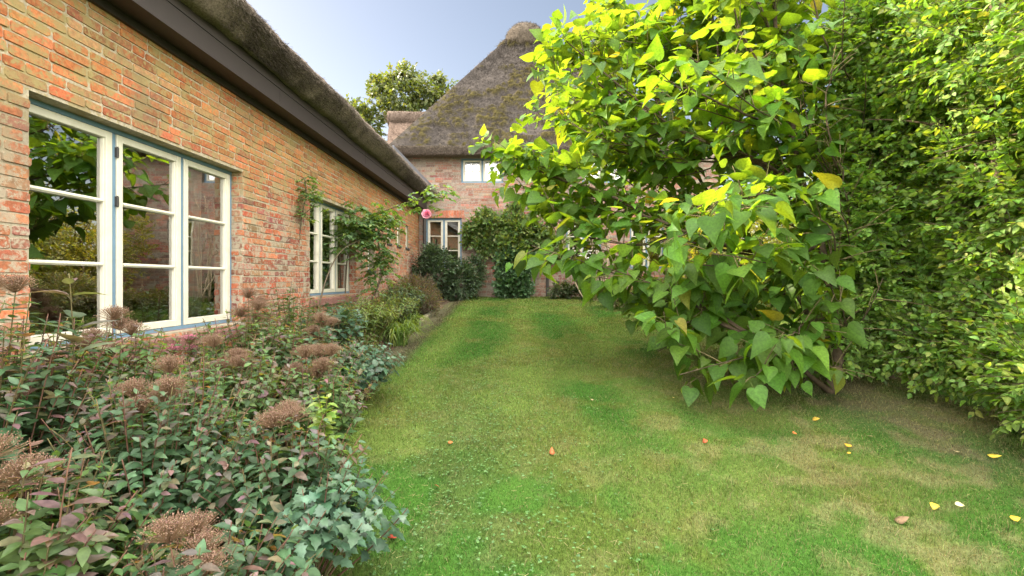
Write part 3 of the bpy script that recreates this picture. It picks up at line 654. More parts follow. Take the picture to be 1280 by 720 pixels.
# rear roof at the left with its roll ridge
mb = MB(); r0, r1 = at(487, 147, 15.2), at(560, 147, 15.2); e0, e1 = at(480, 215, 13.4), at(580, 215, 13.4)
face(mb, e0, e1, r1, r0, 60, 50, .05, False, 2500, cols=((.085, .06, .048), (.19, .142, .115)))
b0 = r0 + (0, 3, -2.5); face(mb, r0 + (0, 0, 0), r1, r1 + (0, 3, -2.5), b0, 20, 20, .03, False)
mb.polys([e0, r0, b0, (e0[0], e0[1] + 4, e0[2])], [(0, 1, 2, 3)], (.2, .15, .11))
rr_ = np.linspace(0, 1, 30)[:, None]; pts = (r0 - (.03, 0, .05)) * (1 - rr_) + (r1 - (0, 0, .05)) * rr_ + np.stack([0 * rr_[:, 0], .05 + 0 * rr_[:, 0], .04 * (fbm(rr_ * 5 * np.ones((1, 2)), 3) - .5)], -1)
mb.tube(pts, .26, .25, 14, (.12, .092, .076)); n = 2500; i = rng.integers(0, 30, n); dv = unit(rng.normal(size=(n, 3)) * (0.15, 1, 1)); B = pts[i] + dv * .25 + (rng.random((n, 1)) - .5) * (.08, 0, 0)
mb.segs(B, B + unit(dv * .4 + (0, -.5, -.6) + .4 * rv(n)) * .09, .005, mixc((.06, .045, .035), (.19, .15, .12), rng.random(n)))
mb.build('rear_thatch_roof', M['thatch'], house, smooth=True)

# ------------------------------------------------------------------ vegetation
BARK = [(.10, .075, .05)]; 
# --- big-leaved tree
base = at(1040, 493, 4.56); base[2] = float(gz(base[1])) - .03
tree = thing('large_leaved_tree', 'multi stemmed tree with large heart shaped leaves leaning over the lawn', 'tree', base)
def P3(*l): return [at(*q) for q in l]
def smooth(pts, n=None):
    pts = np.asarray(pts, float)
    for _ in range(2):
        q = [pts[0]]
        for a, b in zip(pts[:-1], pts[1:]): q += [a * .75 + b * .25, a * .25 + b * .75]
        pts = np.array(q + [pts[-1]])
    return pts
B0 = (1040, 493, 4.56)
trunks = [
    (P3(B0, (1052, 430, 4.7), (1035, 340, 4.85), (1005, 235, 5.0), (988, 150, 5.1), (970, 60, 5.2), (960, -60, 5.3)), .055, .015),
    (P3(B0, (1062, 400, 4.9), (1062, 250, 5.2), (1078, 120, 5.4), (1070, 0, 5.5), (1060, -110, 5.6)), .05, .015),
    (P3(B0, (1005, 462, 4.5), (945, 425, 4.45), (885, 395, 4.6), (845, 360, 4.8)), .03, .010),
    (P3(B0, (1030, 430, 4.9), (1000, 370, 5.3), (940, 300, 5.9), (880, 240, 6.6), (840, 150, 7.2), (820, 60, 7.5)), .04, .012)]
limbs = [
    (P3((1005, 235, 5.0), (935, 195, 5.2), (880, 186, 5.5), (830, 165, 5.8), (780, 130, 6.0), (730, 92, 6.2), (693, 66, 6.3)), .032, .007),
    (P3((1020, 310, 4.9), (960, 320, 5.0), (850, 290, 5.3), (800, 265, 5.5), (755, 240, 5.7), (700, 222, 6.0), (660, 212, 6.2), (632, 205, 6.3)), .026, .006),
    (P3((930, 192, 5.2), (870, 205, 5.5), (800, 200, 5.8), (740, 175, 6.1), (705, 160, 6.3)), .016, .005),
    (P3((945, 425, 4.45), (880, 380, 4.7), (800, 350, 5.0), (740, 335, 5.2), (705, 325, 5.3)), .014, .005),
    (P3((850, 290, 5.3), (800, 310, 5.3), (750, 300, 5.4), (700, 285, 5.6), (690, 255, 5.8)), .012, .004),
    (P3((830, 165, 5.8), (815, 95, 5.9), (825, 25, 6.0), (830, -50, 6.0)), .014, .005),
    (P3((900, 190, 5.4), (905, 110, 5.5), (892, 20, 5.6), (880, -60, 5.6)), .016, .005),
    (P3((780, 130, 6.0), (760, 85, 6.1), (735, 40, 6.2)), .010, .004),
    (P3((985, 150, 5.1), (940, 70, 4.9), (900, -30, 4.8)), .016, .005),
    (P3((1030, 350, 4.85), (980, 340, 4.5), (920, 330, 4.3), (870, 330, 4.3)), .014, .005),
    (P3((1040, 420, 4.7), (1000, 430, 4.4), (960, 440, 4.25), (930, 450, 4.2)), .012, .005),
    (P3((1035, 400, 4.75), (1010, 400, 4.3), (990, 420, 4.05)), .012, .005),
    (P3((1010, 260, 5.0), (960, 240, 4.5), (910, 250, 4.2), (870, 260, 4.2)), .014, .005),
    (P3((990, 160, 5.1), (940, 150, 4.6), (880, 120, 4.4), (830, 100, 4.6)), .014, .005),
    (P3((940, 300, 5.9), (860, 270, 6.2), (800, 240, 6.5), (750, 200, 6.8)), .014, .005),
    (P3((880, 240, 6.6), (810, 190, 6.8), (750, 140, 7.0), (700, 110, 7.1)), .014, .005),
    (P3((840, 150, 7.2), (790, 80, 7.2), (770, 10, 7.2), (775, -60, 7.2)), .014, .005),
    (P3((1000, 370, 5.3), (930, 360, 5.8), (870, 370, 6.2), (830, 385, 6.3)), .012, .005),
    (P3((970, 60, 5.2), (900, 30, 5.8), (850, -40, 6.2)), .014, .005),
    (P3((1062, 250, 5.2), (1010, 200, 5.8), (980, 120, 6.4), (960, 30, 6.6)), .016, .005),
    (P3((1078, 120, 5.4), (1030, 60, 5.0), (1010, -40, 4.9)), .014, .005),
    (P3((1062, 300, 5.1), (1000, 290, 5.6), (940, 250, 6.2), (900, 230, 6.6)), .012, .005),
    (P3((1020, 430, 4.7), (930, 395, 5.3), (850, 380, 5.6), (800, 375, 5.7)), .012, .005),
    (P3((970, 60, 5.2), (945, 0, 5.0), (930, -80, 5.0)), .012, .005),
    (P3((800, 265, 5.5), (740, 262, 5.8), (690, 250, 6.0), (655, 235, 6.2)), .010, .004),
    (P3((830, 165, 5.8), (790, 175, 5.6), (740, 145, 5.7), (705, 115, 5.9)), .010, .004),
    (P3((885, 395, 4.6), (860, 405, 4.5), (835, 405, 4.5)), .010, .004),
    (P3((985, 150, 5.1), (930, 110, 5.6), (870, 70, 6.0), (810, 60, 6.4), (760, 55, 6.6)), .014, .005),
    (P3((988, 170, 5.1), (940, 140, 5.9), (880, 130, 6.3), (840, 120, 6.6)), .014, .005),
    (P3((970, 60, 5.2), (1000, 20, 5.6), (1020, -40, 5.8)), .012, .005),
    (P3((978, 110, 5.1), (1010, 90, 5.6), (1030, 60, 6.0)), .012, .005),
    (P3((1000, 235, 5.0), (980, 200, 5.6), (950, 180, 6.2), (920, 150, 6.8)), .014, .005),
    (P3((1062, 330, 5.05), (1062, 290, 4.8), (1060, 250, 4.7), (1050, 200, 4.7)), .012, .005),
    (P3((1078, 120, 5.4), (1085, 70, 5.2), (1090, 10, 5.1), (1085, -60, 5.1)), .012, .005),
    (P3((1066, 200, 5.3), (1080, 170, 5.2), (1085, 130, 5.1)), .010, .005),
    (P3((1062, 260, 5.2), (1040, 200, 4.7), (1030, 140, 4.5), (1040, 80, 4.6)), .012, .005),
    (P3((1052, 430, 4.7), (1055, 400, 4.4), (1045, 370, 4.2), (1030, 350, 4.15)), .010, .005),
    (P3((1045, 470, 4.6), (1030, 455, 4.3), (1010, 455, 4.15), (990, 465, 4.1)), .009, .004),
    (P3((1040, 360, 4.8), (1050, 320, 4.5), (1040, 290, 4.3), (1020, 260, 4.3)), .010, .005),
    (P3((693, 66, 6.3), (682, 72, 6.3), (676, 85, 6.3)), .006, .003),
    (P3((700, 222, 6.0), (660, 200, 6.1), (632, 192, 6.2), (612, 188, 6.2)), .007, .003),
]
mb = MB(); lp, ld, ls = [], [], []
for pts, r0, r1 in trunks + limbs:
    p = smooth(pts); p[1:-1] += rng.normal(size=(len(p) - 2, 3)) * .012
    mb.tube(p, r0, r1, 8, (.07, .052, .035))
sky_edge = lambda px, py: True
twA, twB, twR = [], [], []
petA, petB = [], []
LC = [(.065, .15, .022), (.075, .165, .025), (.058, .132, .024), (.088, .172, .027), (.07, .145, .027)]
def add_leaf(p, out, droop, size):
    d = unit(out + np.array([0, 0, -droop])); pe = p + d * (.06 + .07 * rng.random()) + np.array([0, 0, .015])
    if pe[0] > 3.05 + .62 * (pe[1] - 4.6) + .12 * rng.normal(): return      # the hedge takes over on that side
    petA.append(p); petB.append(pe); lp.append(pe); ld.append(unit(d + np.array([0, 0, -.35 * rng.random()]))); ls.append(size)
extra = []
for pts, r0, r1 in limbs:
    for j in range(2):
        q = np.array(pts); w = np.linspace(0, 1, len(q))[:, None]; ray = unit(q - np.array([0, 0, 1.35]))
        q = q + w * (ray * rng.uniform(-.7, 1.1) + rng.normal(size=3) * (.28, .1, .28)); extra.append((list(q[: len(q)]), r0 * .6, r1 * .8))
for pts, r0, r1 in extra: mb.tube(smooth(pts), r0, r1, 7, (.07, .052, .035))
nbase = len(limbs)
for li, (pts, r0, r1) in enumerate(trunks + limbs + extra):
    p = smooth(pts); L_ = np.concatenate([[0], np.cumsum(np.linalg.norm(np.diff(p, axis=0), axis=1))]); tot = L_[-1]
    start = .55 if li < 4 else .18
    if li == 2: start = .35
    s = tot * start
    while s < tot + .01:
        i = min(np.searchsorted(L_, s), len(p) - 1); b = p[i]; tg = unit(p[min(i + 1, len(p) - 1)] - p[max(i - 1, 0)])
        near_tip = s > tot - .12
        d = unit(tg * (1.0 if near_tip else .45) + .75 * rv(1)[0] * (.35 if near_tip else 1) + np.array([0, 0, .25]))
        ln = rng.uniform(.22, .5) * (.7 if near_tip else 1)
        e = b + d * ln; m_ = (b + e) / 2 + np.array([0, 0, .03])
        tw = bez(b, m_, e, 6); mb.tube(tw, .006, .003, 5, (.12, .10, .05))
        k = 0; q = .25
        while q <= 1.01:
            pp = bez(b, m_, e, 21)[int(min(q, 1) * 20)]
            ax = unit(np.cross(d, np.array([0, 0, 1.]))) ; bx = np.cross(d, ax); ph = k * 1.3 + rng.random()
            nl = 3 if q > .9 else 2
            for w in range(nl):
                an = ph + w * 2 * PI / nl; o_ = unit(np.cos(an) * ax + np.sin(an) * bx * .6 + d * .5 + np.array([0, -.12, 0]))
                low_ = pp[2] < 1.7; add_leaf(pp, o_, rng.uniform(.25, .95) if low_ else rng.uniform(-.05, .5), rng.uniform(.09, .225) * (.75 if q > .9 and rng.random() < .5 else 1))
            k += 1; q += rng.uniform(.24, .36)
        s += rng.uniform(.105, .19) * (1.3 if li >= 4 + nbase else 1) * (1.1 if (b[2] < 1.35 + (350 - 245) / F * b[1] and b[0] < (905 - 655) / F * b[1]) else 1)
lp, ld, ls = np.array(lp), np.array(ld), np.array(ls)
# leaves whose place falls into the open sky left of the crown are trimmed by the real crown outline
n = len(lp)
mb.segs(np.array(petA), np.array(petB), .0022, (.10, .13, .03))
mb.build('trunk', M['bark'], tree, smooth=True)
mb = MB(); U = np.array([-.1, -.1, 1.]) + .36 * rng.normal(size=(n, 3))
lcol = pal(LC, n, .2); od = rng.random(n); lcol[od < .02] = pal([(.14, .18, .03), (.17, .19, .04)], (od < .02).sum())
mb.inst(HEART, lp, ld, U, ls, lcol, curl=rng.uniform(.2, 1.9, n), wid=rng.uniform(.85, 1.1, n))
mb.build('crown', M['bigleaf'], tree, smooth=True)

# --- generic leafy masses
def mass(mb, wood, blobs, ntw, leaf, nl, size, cols, lump=.25, sprig=.32, tm=OVATE, shell=(.62, 1.05), down=.2, seed=0, wcol=(.10, .08, .05), zmin=None, tipcol=None, cut=None, wid=1.0, upv=(0, 0, 1.)):
    w = np.array([b[1][0] * b[1][1] * b[1][2] for b in blobs]) ** .67; w = w / w.sum()
    for (c, r), ww in zip(blobs, w):
        c = np.asarray(c, float); r = np.asarray(r, float); n = int(ntw * ww)
        d = rv(n); lum = 1 + lump * 2 * (fbm(d * 2.2 + c + seed, 17 + seed, 3) - .5)
        rad = lum * (shell[0] + (shell[1] - shell[0]) * rng.random(n) ** .6)
        T = unit(d / r + .55 * rv(n) + np.array([0, 0, .15])); E_ = c + d * r * rad[:, None]; S_ = E_ - T * sprig * (.6 + .6 * rng.random((n, 1)))
        keep = np.ones(n, bool)
        if zmin is not None: keep &= (E_[:, 2] > zmin(E_[:, 1]))
        if cut is not None: keep &= cut(E_)
        T, E_, S_ = T[keep], E_[keep], S_[keep]; n = len(T)
        if not n: continue
        wood.segs(S_, E_, .003, wcol)
        PN = unit(np.array(upv) + .5 * d[keep] + .45 * rng.normal(size=(n, 3))); SD = unit(np.cross(T, PN)); UP = np.cross(SD, T)
        for k in range(nl):
            t = (k + .3 + .5 * rng.random(n)) / nl; sg = 1 if k % 2 else -1
            P = S_ + (E_ - S_) * t[:, None] + np.array([0, 0, -1.]) * (.10 * sprig * t ** 2)[:, None]
            D = T * .55 + sg * SD * .8 + np.array([0, 0, -down]) + .3 * rng.normal(size=(n, 3))
            if k == nl - 1: D = T + .2 * rng.normal(size=(n, 3))
            cc = pal(cols, n, .18)
            if tipcol is not None: cc = mixc(cc, pal(tipcol, n, .2), (rng.random(n) < .35 * t ** 2) * 1.0)
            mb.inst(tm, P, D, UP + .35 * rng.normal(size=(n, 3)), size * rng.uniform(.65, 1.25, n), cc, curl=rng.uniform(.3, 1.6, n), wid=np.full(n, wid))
def stem(wood, a, b, r0, r1, bend=.15, n=9, col=(.10, .075, .05)):
    a, b = np.asarray(a, float), np.asarray(b, float); m_ = (a + b) / 2 + rng.normal(size=3) * bend * np.linalg.norm(b - a) * .5
    p = bez(a, m_, b, n); wood.tube(p, r0, r1, 7, col); return p
HC = [(.125, .225, .05), (.145, .25, .055), (.10, .19, .05), (.175, .26, .06)]
def shrub(name, label, cat, base, stems, blobs, ntw, size, cols=HC, group=None, mat='hedgeleaf', foliage='foliage', **kw):
    base = np.asarray(base, float); t = thing(name, label, cat, base, group); wood = MB(); mb = MB()
    for tip, r0 in stems:
        p = stem(wood, base + (rng.normal(size=3) * (.06, .06, 0)), tip, r0, r0 * .3)
        for k in range(5):
            q = p[rng.integers(3, len(p))]; stem(wood, q, q + rv(1)[0] * (.7, .7, .5) * np.linalg.norm(np.asarray(tip) - base) * .35 + (0, 0, .2), r0 * .35, .004)
    mass(mb, wood, blobs, ntw, None, kw.pop('nl', 11), size, cols, **kw)
    wood.build('trunk' if cat == 'tree' else 'stems', M['bark'], t, smooth=True); mb.build('crown' if cat == 'tree' else foliage, M[mat], t, smooth=False)
    return t
zg = lambda y: gz(y) + .10
shrub('hedge_shrub', 'tall small leaved shrub right behind the large leaved tree trunk, shading dark inside', 'shrub', (4.0, 5.2, gz(5.2)),
      [((3.9, 5.2, 3.2), .06), ((4.2, 5.8, 4.2), .05), ((3.7, 4.9, 2.4), .04), ((4.6, 5.3, 4.5), .05)],
      [((3.5, 4.75, 1.35), (.45, .4, 1.0)), ((3.7, 4.9, 2.6), (.5, .5, 1.1)), ((3.8, 4.9, 3.9), (.6, .5, 1.0)), ((3.3, 4.72, .85), (.32, .3, .5)), ((3.45, 4.7, 2.0), (.3, .3, .6)), ((4.25, 5.2, 2.2), (.85, .95, 1.4)), ((4.6, 5.6, 3.8), (1.2, 1.3, 1.4)), ((4.05, 4.9, 1.0), (.65, .8, .75)), ((4.5, 6.3, 1.6), (.9, 1.0, 1.3))], 5400, .062, wid=1.25, zmin=zg, group='hedge shrubs on the right')
shrub('hedge_shrub', 'broad sunlit small leaved shrub in the middle of the right hedge, drooping to the lawn', 'shrub', (4.3, 3.6, gz(3.6)),
      [((4.3, 3.6, 3.4), .06), ((4.1, 4.0, 4.2), .05), ((4.7, 3.3, 4.4), .05), ((3.9, 3.4, 2.2), .035)],
      [((3.75, 3.1, .65), (.55, .75, .6)), ((4.4, 3.75, 2.1), (.95, 1.0, 1.3)), ((4.3, 3.9, 3.6), (1.05, 1.2, 1.2)), ((4.15, 3.6, .85), (.75, .85, .75)), ((4.9, 4.6, 3.2), (1.2, 1.1, 1.6)), ((3.95, 4.25, .75), (.6, .6, .5))], 5400, .058, wid=1.2, zmin=zg, tipcol=[(.20, .28, .065), (.23, .27, .08)], group='hedge shrubs on the right')
shrub('hedge_shrub', 'sunny small leaved shrub at the right frame edge nearest the camera, yellow green on top', 'shrub', (4.2, 2.2, gz(2.2)),
      [((4.1, 2.3, 3.2), .05), ((4.4, 2.0, 4.0), .05), ((3.9, 2.6, 2.4), .04)],
      [((4.2, 2.5, 1.7), (.95, 1.0, 1.2)), ((4.2, 2.6, 3.2), (1.1, 1.1, 1.2)), ((4.2, 2.1, .8), (.8, 1.0, .7)), ((4.3, 1.0, 1.7), (.9, .9, 1.4)), ((3.85, 2.3, .65), (.6, .8, .6))], 4600, .055, wid=1.2, zmin=zg, tipcol=[(.21, .29, .07), (.25, .28, .09)], group='hedge shrubs on the right')
shrub('background_shrub', 'sunlit yellow green shrub glowing through the gaps behind the large leaved tree', 'shrub', (5.6, 9.2, .75),
      [((5.6, 9.2, 2.6), .05), ((6.2, 9.6, 3.2), .05)], [((5.3, 9.3, 1.8), (1.6, 1.1, 1.2)), ((6.6, 8.8, 2.4), (1.8, 1.2, 1.8))], 1500, .075, cols=[(.13, .15, .03), (.16, .16, .04), (.10, .13, .03)], sprig=.45)
shrub('background_shrub', 'golden green shrub right of the glowing one, deeper in the garden', 'shrub', (7.6, 6.8, .55),
      [((7.6, 6.8, 2.6), .05), ((8.0, 7.4, 3.2), .05)], [((7.5, 6.9, 1.8), (1.3, 1.5, 1.4)), ((8.2, 7.6, 2.6), (1.2, 1.3, 1.6))], 1300, .075, cols=[(.15, .15, .03), (.18, .16, .04), (.11, .13, .03)], sprig=.45)
shrub('background_shrub', 'golden green shrub at the right corner of the farmhouse', 'shrub', (7.6, 11.6, .9),
      [((7.6, 11.6, 2.6), .05), ((8.2, 11.9, 3.2), .05)], [((7.3, 11.6, 2.0), (1.7, 1.2, 1.4)), ((9.0, 11.2, 2.8), (1.8, 1.5, 1.9))], 1500, .08, cols=[(.15, .15, .03), (.17, .15, .04), (.11, .13, .03)], sprig=.5)
shrub('background_shrub', 'golden shrub in the sun in front of the farmhouse wall behind the large leaved tree', 'shrub', (4.3, 10.4, .8),
      [((4.3, 10.4, 2.4), .04), ((4.7, 10.7, 2.6), .04)], [((4.0, 10.5, 1.7), (.85, .8, .95)), ((4.9, 10.3, 2.2), (1.0, .9, 1.3)), ((4.5, 11.2, 2.4), (1.2, .7, 1.2))], 1500, .06, cols=[(.20, .20, .035), (.24, .21, .045), (.15, .18, .035)], sprig=.35)
shrub('background_tree', 'tall loose tree standing behind the right hedge beyond the lawn', 'tree', (8.5, 8.5, .6),
      [((8.3, 8.6, 6), .14), ((9.3, 8.0, 6.5), .10), ((7.6, 9.3, 5.5), .08)], [((8.4, 8.5, 5.0), (2.2, 2.4, 2.4)), ((7.5, 7.5, 3.0), (1.5, 1.8, 1.6))], 1800, .10, cols=[(.10, .14, .03), (.13, .15, .035)], sprig=.6)
shrub('oak_tree', 'loose crowned oak rising against the sky behind the thatched roofs', 'tree', at(500, 260, 24) * (1, 1, 0),
      [(at(497, 150, 24), .25), (at(468, 165, 24), .14), (at(535, 140, 24), .14)],
      [(at(500, 125, 24), (1.9, 1.6, 1.4)), (at(455, 160, 24), (1.3, 1.3, 1.5)), (at(545, 120, 24), (1.2, 1.2, 1.0)), (at(505, 95, 24), (1.1, 1.1, .65)), (at(438, 135, 24), (.8, .8, .7)), (at(430, 165, 24), (.7, .7, .8)), (at(475, 105, 24), (.8, .8, .7)), (at(455, 195, 24), (1.0, 1.2, 1.2)), (at(550, 98, 24), (.5, .6, .4))],
      1500, .17, mat='leaf', cols=[(.065, .09, .03), (.085, .10, .033), (.05, .07, .025)], sprig=.55, tm=LOBED, shell=(.3, 1.05), nl=9, lump=.5)

# --- climbers and shrubs at the back wall
shrub('rambling_climber', 'light green climber spreading wide across the farmhouse wall below the white upper window', 'climber', (-.5, 12.1, .9),
      [((-.6, 12.1, 2.6), .03), ((-1.3, 12.1, 2.8), .02), ((.3, 12.1, 2.7), .02)],
      [((-.6, 12.0, 2.85), (.7, .28, .42)), ((-1.15, 12.05, 2.75), (.42, .2, .32)), ((.05, 12.0, 2.65), (.6, .3, .5)), ((.65, 12.05, 2.35), (.42, .22, .40)), ((-.25, 11.95, 2.15), (.52, .28, .5)), ((-.95, 12.05, 2.3), (.42, .2, .38)), ((-.2, 12.1, 3.3), (.25, .12, .2)), ((.95, 12.1, 2.0), (.2, .1, .3)), ((-1.5, 12.15, 2.5), (.2, .1, .3))], 1500, .09,
      cols=[(.09, .15, .045), (.11, .17, .05), (.07, .125, .04), (.14, .17, .06)], nl=7, sprig=.3, mat='leaf', upv=(0, -1.0, .5), lump=.7, wid=1.2)
shrub('ivy_column', 'dark green ivy column at the foot of the farmhouse wall under the climber', 'climber', (-.25, 12.1, .9),
      [((-.25, 12.1, 1.9), .03)], [((-.25, 11.95, 1.25), (.55, .28, .55)), ((-.2, 11.95, 1.8), (.6, .28, .45))], 800, .075,
      cols=[(.045, .095, .04), (.06, .115, .045), (.05, .10, .045)], nl=7, sprig=.25, mat='gloss', wid=1.5, upv=(0, -1.2, .2))
shrub('corner_shrub', 'dark evergreen shrub filling the corner below the back left window', 'shrub', (-2.0, 11.6, .85),
      [((-2, 11.6, 2.0), .03), ((-2.4, 11.6, 1.8), .03)], [((-2.2, 11.5, 1.5), (.65, .5, .65)), ((-1.6, 11.6, 1.35), (.5, .4, .55)), ((-2.3, 11.4, 1.9), (.35, .3, .4)), ((-1.25, 11.75, 1.5), (.35, .25, .55))], 1500, .06,
      cols=[(.05, .085, .042), (.065, .105, .048), (.042, .07, .042)], nl=9, sprig=.25, mat='gloss')
shrub('twiggy_shrub', 'brownish twiggy shrub with sparse leaves halfway along the bed in front of the corner', 'shrub', (-2.25, 9.6, .7),
      [((-2.25, 9.6, 1.4), .02), ((-2.5, 9.8, 1.3), .02), ((-2.0, 9.5, 1.25), .02)], [((-2.3, 9.7, 1.05), (.55, .6, .45)), ((-2.0, 9.3, .9), (.35, .4, .3))], 1300, .035,
      cols=[(.075, .10, .045), (.12, .095, .065), (.10, .08, .06)], nl=8, sprig=.3, mat='leaf', wcol=(.13, .085, .065))
shrub('low_shrub', 'low sunlit ground shrub at the right end of the lawn beyond the leaning tree', 'shrub', (2.6, 10.2, .75),
      [((2.6, 10.2, 1.2), .015)], [((2.2, 10.3, .95), (.6, .5, .3)), ((2.9, 9.8, .95), (.6, .6, .35)), ((3.4, 9.3, 1.1), (.6, .7, .5))], 900, .055,
      cols=[(.08, .10, .035), (.10, .11, .05), (.12, .10, .06)], nl=8, sprig=.25, mat='leaf')
shrub('low_shrub', 'dark low plant at the wall foot between the ivy and the right hand windows', 'shrub', (1.2, 11.8, .88),
      [((1.2, 11.8, 1.3), .012)], [((1.0, 11.8, 1.1), (.4, .3, .3)), ((1.7, 11.7, 1.2), (.5, .35, .4))], 450, .06, cols=[(.04, .065, .03), (.055, .08, .035)], nl=8, sprig=.25, mat='leaf')
dst = thing('dry_branches', 'bare pale dead branches standing in front of the right hand farmhouse window', 'branches', (2.0, 11.2, .85)); mb = MB()
for k in range(9):
    b = np.array([2.0, 11.2, .85]) + rng.normal(size=3) * (.25, .1, 0); e = b + (rng.normal() * .35, rng.normal() * .1, rng.uniform(1.4, 2.6))
    p = stem(mb, b, e, .014, .005, .25, 9, (.36, .29, .2))
    for j in range(4): q = p[rng.integers(3, 8)]; stem(mb, q, q + rv(1)[0] * .3 + (0, 0, .25), .006, .002, .3, 6, (.38, .31, .22))
mb.build('twigs', M['bark'], dst, smooth=True)

# --- flower bed plants: stems with leaves in pairs, seed heads on top
def bed_plant(name, label, cat, base, R, H, nst, size, cols, tip=None, tm=OVATE, gap=.05, heads=0, hcol=((.21, .13, .095), (.17, .105, .08), (.26, .18, .13)), mat='leaf', group=None, lean=(0, 0), headr=.07, start=.2, pairs=2, wid=1., tipfrac=.5):
    x, y = base; z = float(lawn_h(np.array([x]), np.array([y]))[0]); b0 = np.array([x, y, z]); t = thing(name, label, cat, b0, group)
    st, fo, fls = MB(), MB(), []; order = rng.permutation(nst)
    P, D, U, S, K = [], [], [], [], []
    for k in range(nst):
        an = 2 * PI * (k * .618 + .1 * rng.random()); r = math.sqrt((k + .5) / nst)
        top = b0 + np.array([R * r * math.cos(an) + lean[0], R * r * math.sin(an) + lean[1], H * (1 - .30 * r * r) * rng.uniform(.82, 1.08)])
        s0 = b0 + np.array([.25 * R * r * math.cos(an), .25 * R * r * math.sin(an), 0]); m_ = s0 + (top - s0) * .5 + np.array([0, 0, .12 * H]) + rng.normal(size=3) * .04
        L_ = np.linalg.norm(top - s0); c = bez(s0, m_, top, 24); st.tube(c[::3].tolist() + [c[-1]], .004, .0018, 5, pal([(.12, .065, .045), (.10, .085, .04)], 1)[0])
        tg = unit(np.gradient(c, axis=0)); q = start; ph = rng.random() * 6
        while q < 1.0:
            i = int(q * 23); tt = tg[i]; a = unit(np.cross(tt, np.array([.2, .1, 1.]))); b = np.cross(tt, a)
            for w in range(pairs):
                an2 = ph + w * 2 * PI / pairs; o_ = math.cos(an2) * a + math.sin(an2) * b
                P.append(c[i] + o_ * .004); D.append(unit(o_ + tt * rng.uniform(.2, .7) + np.array([0, 0, rng.uniform(-.35, .15)]))); U.append(tt + np.array([0, 0, .5]) + .3 * rng.normal(size=3))
                S.append(size * rng.uniform(.7, 1.2) * (1 - .45 * max(0, q - .75) / .25)); kk = pal(cols, 1, .18)[0]
                if tip is not None and q > .72 and rng.random() < tipfrac: kk = mixc(kk, pal(tip, 1, .18)[0], rng.uniform(.4, 1))
                K.append(kk)
            ph += 1.57 if pairs == 2 else 2.4; q += gap / L_
        if k < heads:
            fl = MB(); fls.append(fl); m = 700; dd = rng.normal(size=(m, 2)) * headr * .55; hp = np.stack([dd[:, 0], dd[:, 1], .02 + .3 * headr - 4.5 * (dd ** 2).sum(1) + rng.normal(size=m) * .008], -1) + top
            stl = top - tt * .03; fl.segs(np.tile(stl, (-(-m // 3), 1)), hp[::3], .0009, (.16, .10, .06))
            fl.inst(OCTA, hp, rv(m), rv(m), rng.uniform(.0009, .0024, m), pal(hcol, m, .15))
    fo.inst(tm, P, np.array(D), np.array(U), np.array(S), np.array(K), curl=rng.uniform(.3, 1.6, len(P)), wid=np.full(len(P), wid))
    st.build('stems', M['bark'], t, smooth=True); fo.build('foliage', M[mat], t, smooth=True)
    for fl in fls: fl.build('flower_head', M['dry'], t)
    return t
SG = [(.08, .145, .05), (.068, .125, .052), (.10, .168, .06), (.088, .137, .062)]; PU = [(.17, .095, .12), (.20, .105, .11), (.14, .10, .11), (.17, .15, .09)]
SB = [(.064, .122, .064), (.076, .14, .074), (.055, .105, .056)]; SR = [(.12, .11, .075), (.09, .14, .06), (.14, .105, .085), (.085, .145, .06), (.10, .15, .065)]
grp = 'spirea clump in the near flower bed'
sp = [
    ((-1.62, 1.35), .5, .80, 'spirea at the bottom left corner with big russet seed heads', 7),
    ((-1.05, 1.45), .42, .55, 'spirea at the bottom edge beside the lawn with a few russet heads', 4),
    ((-2.2, 1.85), .5, 1.24, 'tallest spirea against the left brick pier with fluffy faded heads', 8),
    ((-1.6, 2.0), .48, .92, 'purple tinged spirea in the middle of the near bed', 5),
    ((-1.12, 2.15), .40, .66, 'purple tipped spirea behind the bright green shoot', 3),
    ((-2.35, 2.6), .46, 1.06, 'spirea right below the left casement of the large window', 7),
    ((-1.75, 2.75), .48, .92, 'greener spirea in front of the middle casement of the large window', 5),
    ((-1.35, 2.95), .40, .74, 'spirea at the lawn side with rusty pink heads by the bluish leaves', 6),
    ((-2.1, 3.6), .48, 1.02, 'leafy spirea under the right casement of the large window', 5),
    ((-1.65, 3.7), .42, .84, 'spirea with brown heads at the lawn side past the large window', 6)]
for (b, R, H, lab, hd) in sp:
    bed_plant('spirea', lab, 'shrub', b, R, H, int(90 * (R / .45) ** 2), rng.uniform(.054, .08), [SG, SB, SG, SB, SG][rng.integers(0, 5)], PU, OVATE, .042, hd, headr=rng.uniform(.05,.085), tipfrac=.33)
BL = [(.055, .11, .068), (.07, .13, .08), (.045, .09, .055)]
bed_plant('mahonia', 'bluish green mahonia reaching over the lawn edge at the lower middle', 'shrub', (-.92, 2.0), .30, .50, 30, .075, BL, None, LOBED, .04, mat='gloss', lean=(.12, 0), start=.45, wid=1.15)
bed_plant('mahonia', 'bluish green mahonia hanging over the bed edge beyond the near spireas', 'shrub', (-1.55, 4.3), .36, .62, 30, .085, BL, None, LOBED, .05, mat='gloss', lean=(.1, 0), start=.4, wid=1.15)
bed_plant('mahonia', 'bluish green mahonia standing close to the wall left of the farther window', 'shrub', (-2.15, 5.3), .38, .85, 32, .09, BL, None, LOBED, .055, mat='gloss', start=.4, wid=1.15)
bed_plant('green_shoot', 'single bright yellow green shoot with paired leaves above the mahonia', 'shoot', (-1.0, 2.3), .05, .86, 3, .085, [(.17, .25, .05), (.21, .27, .09)], None, OVATE, .035, start=.6, wid=1.1)
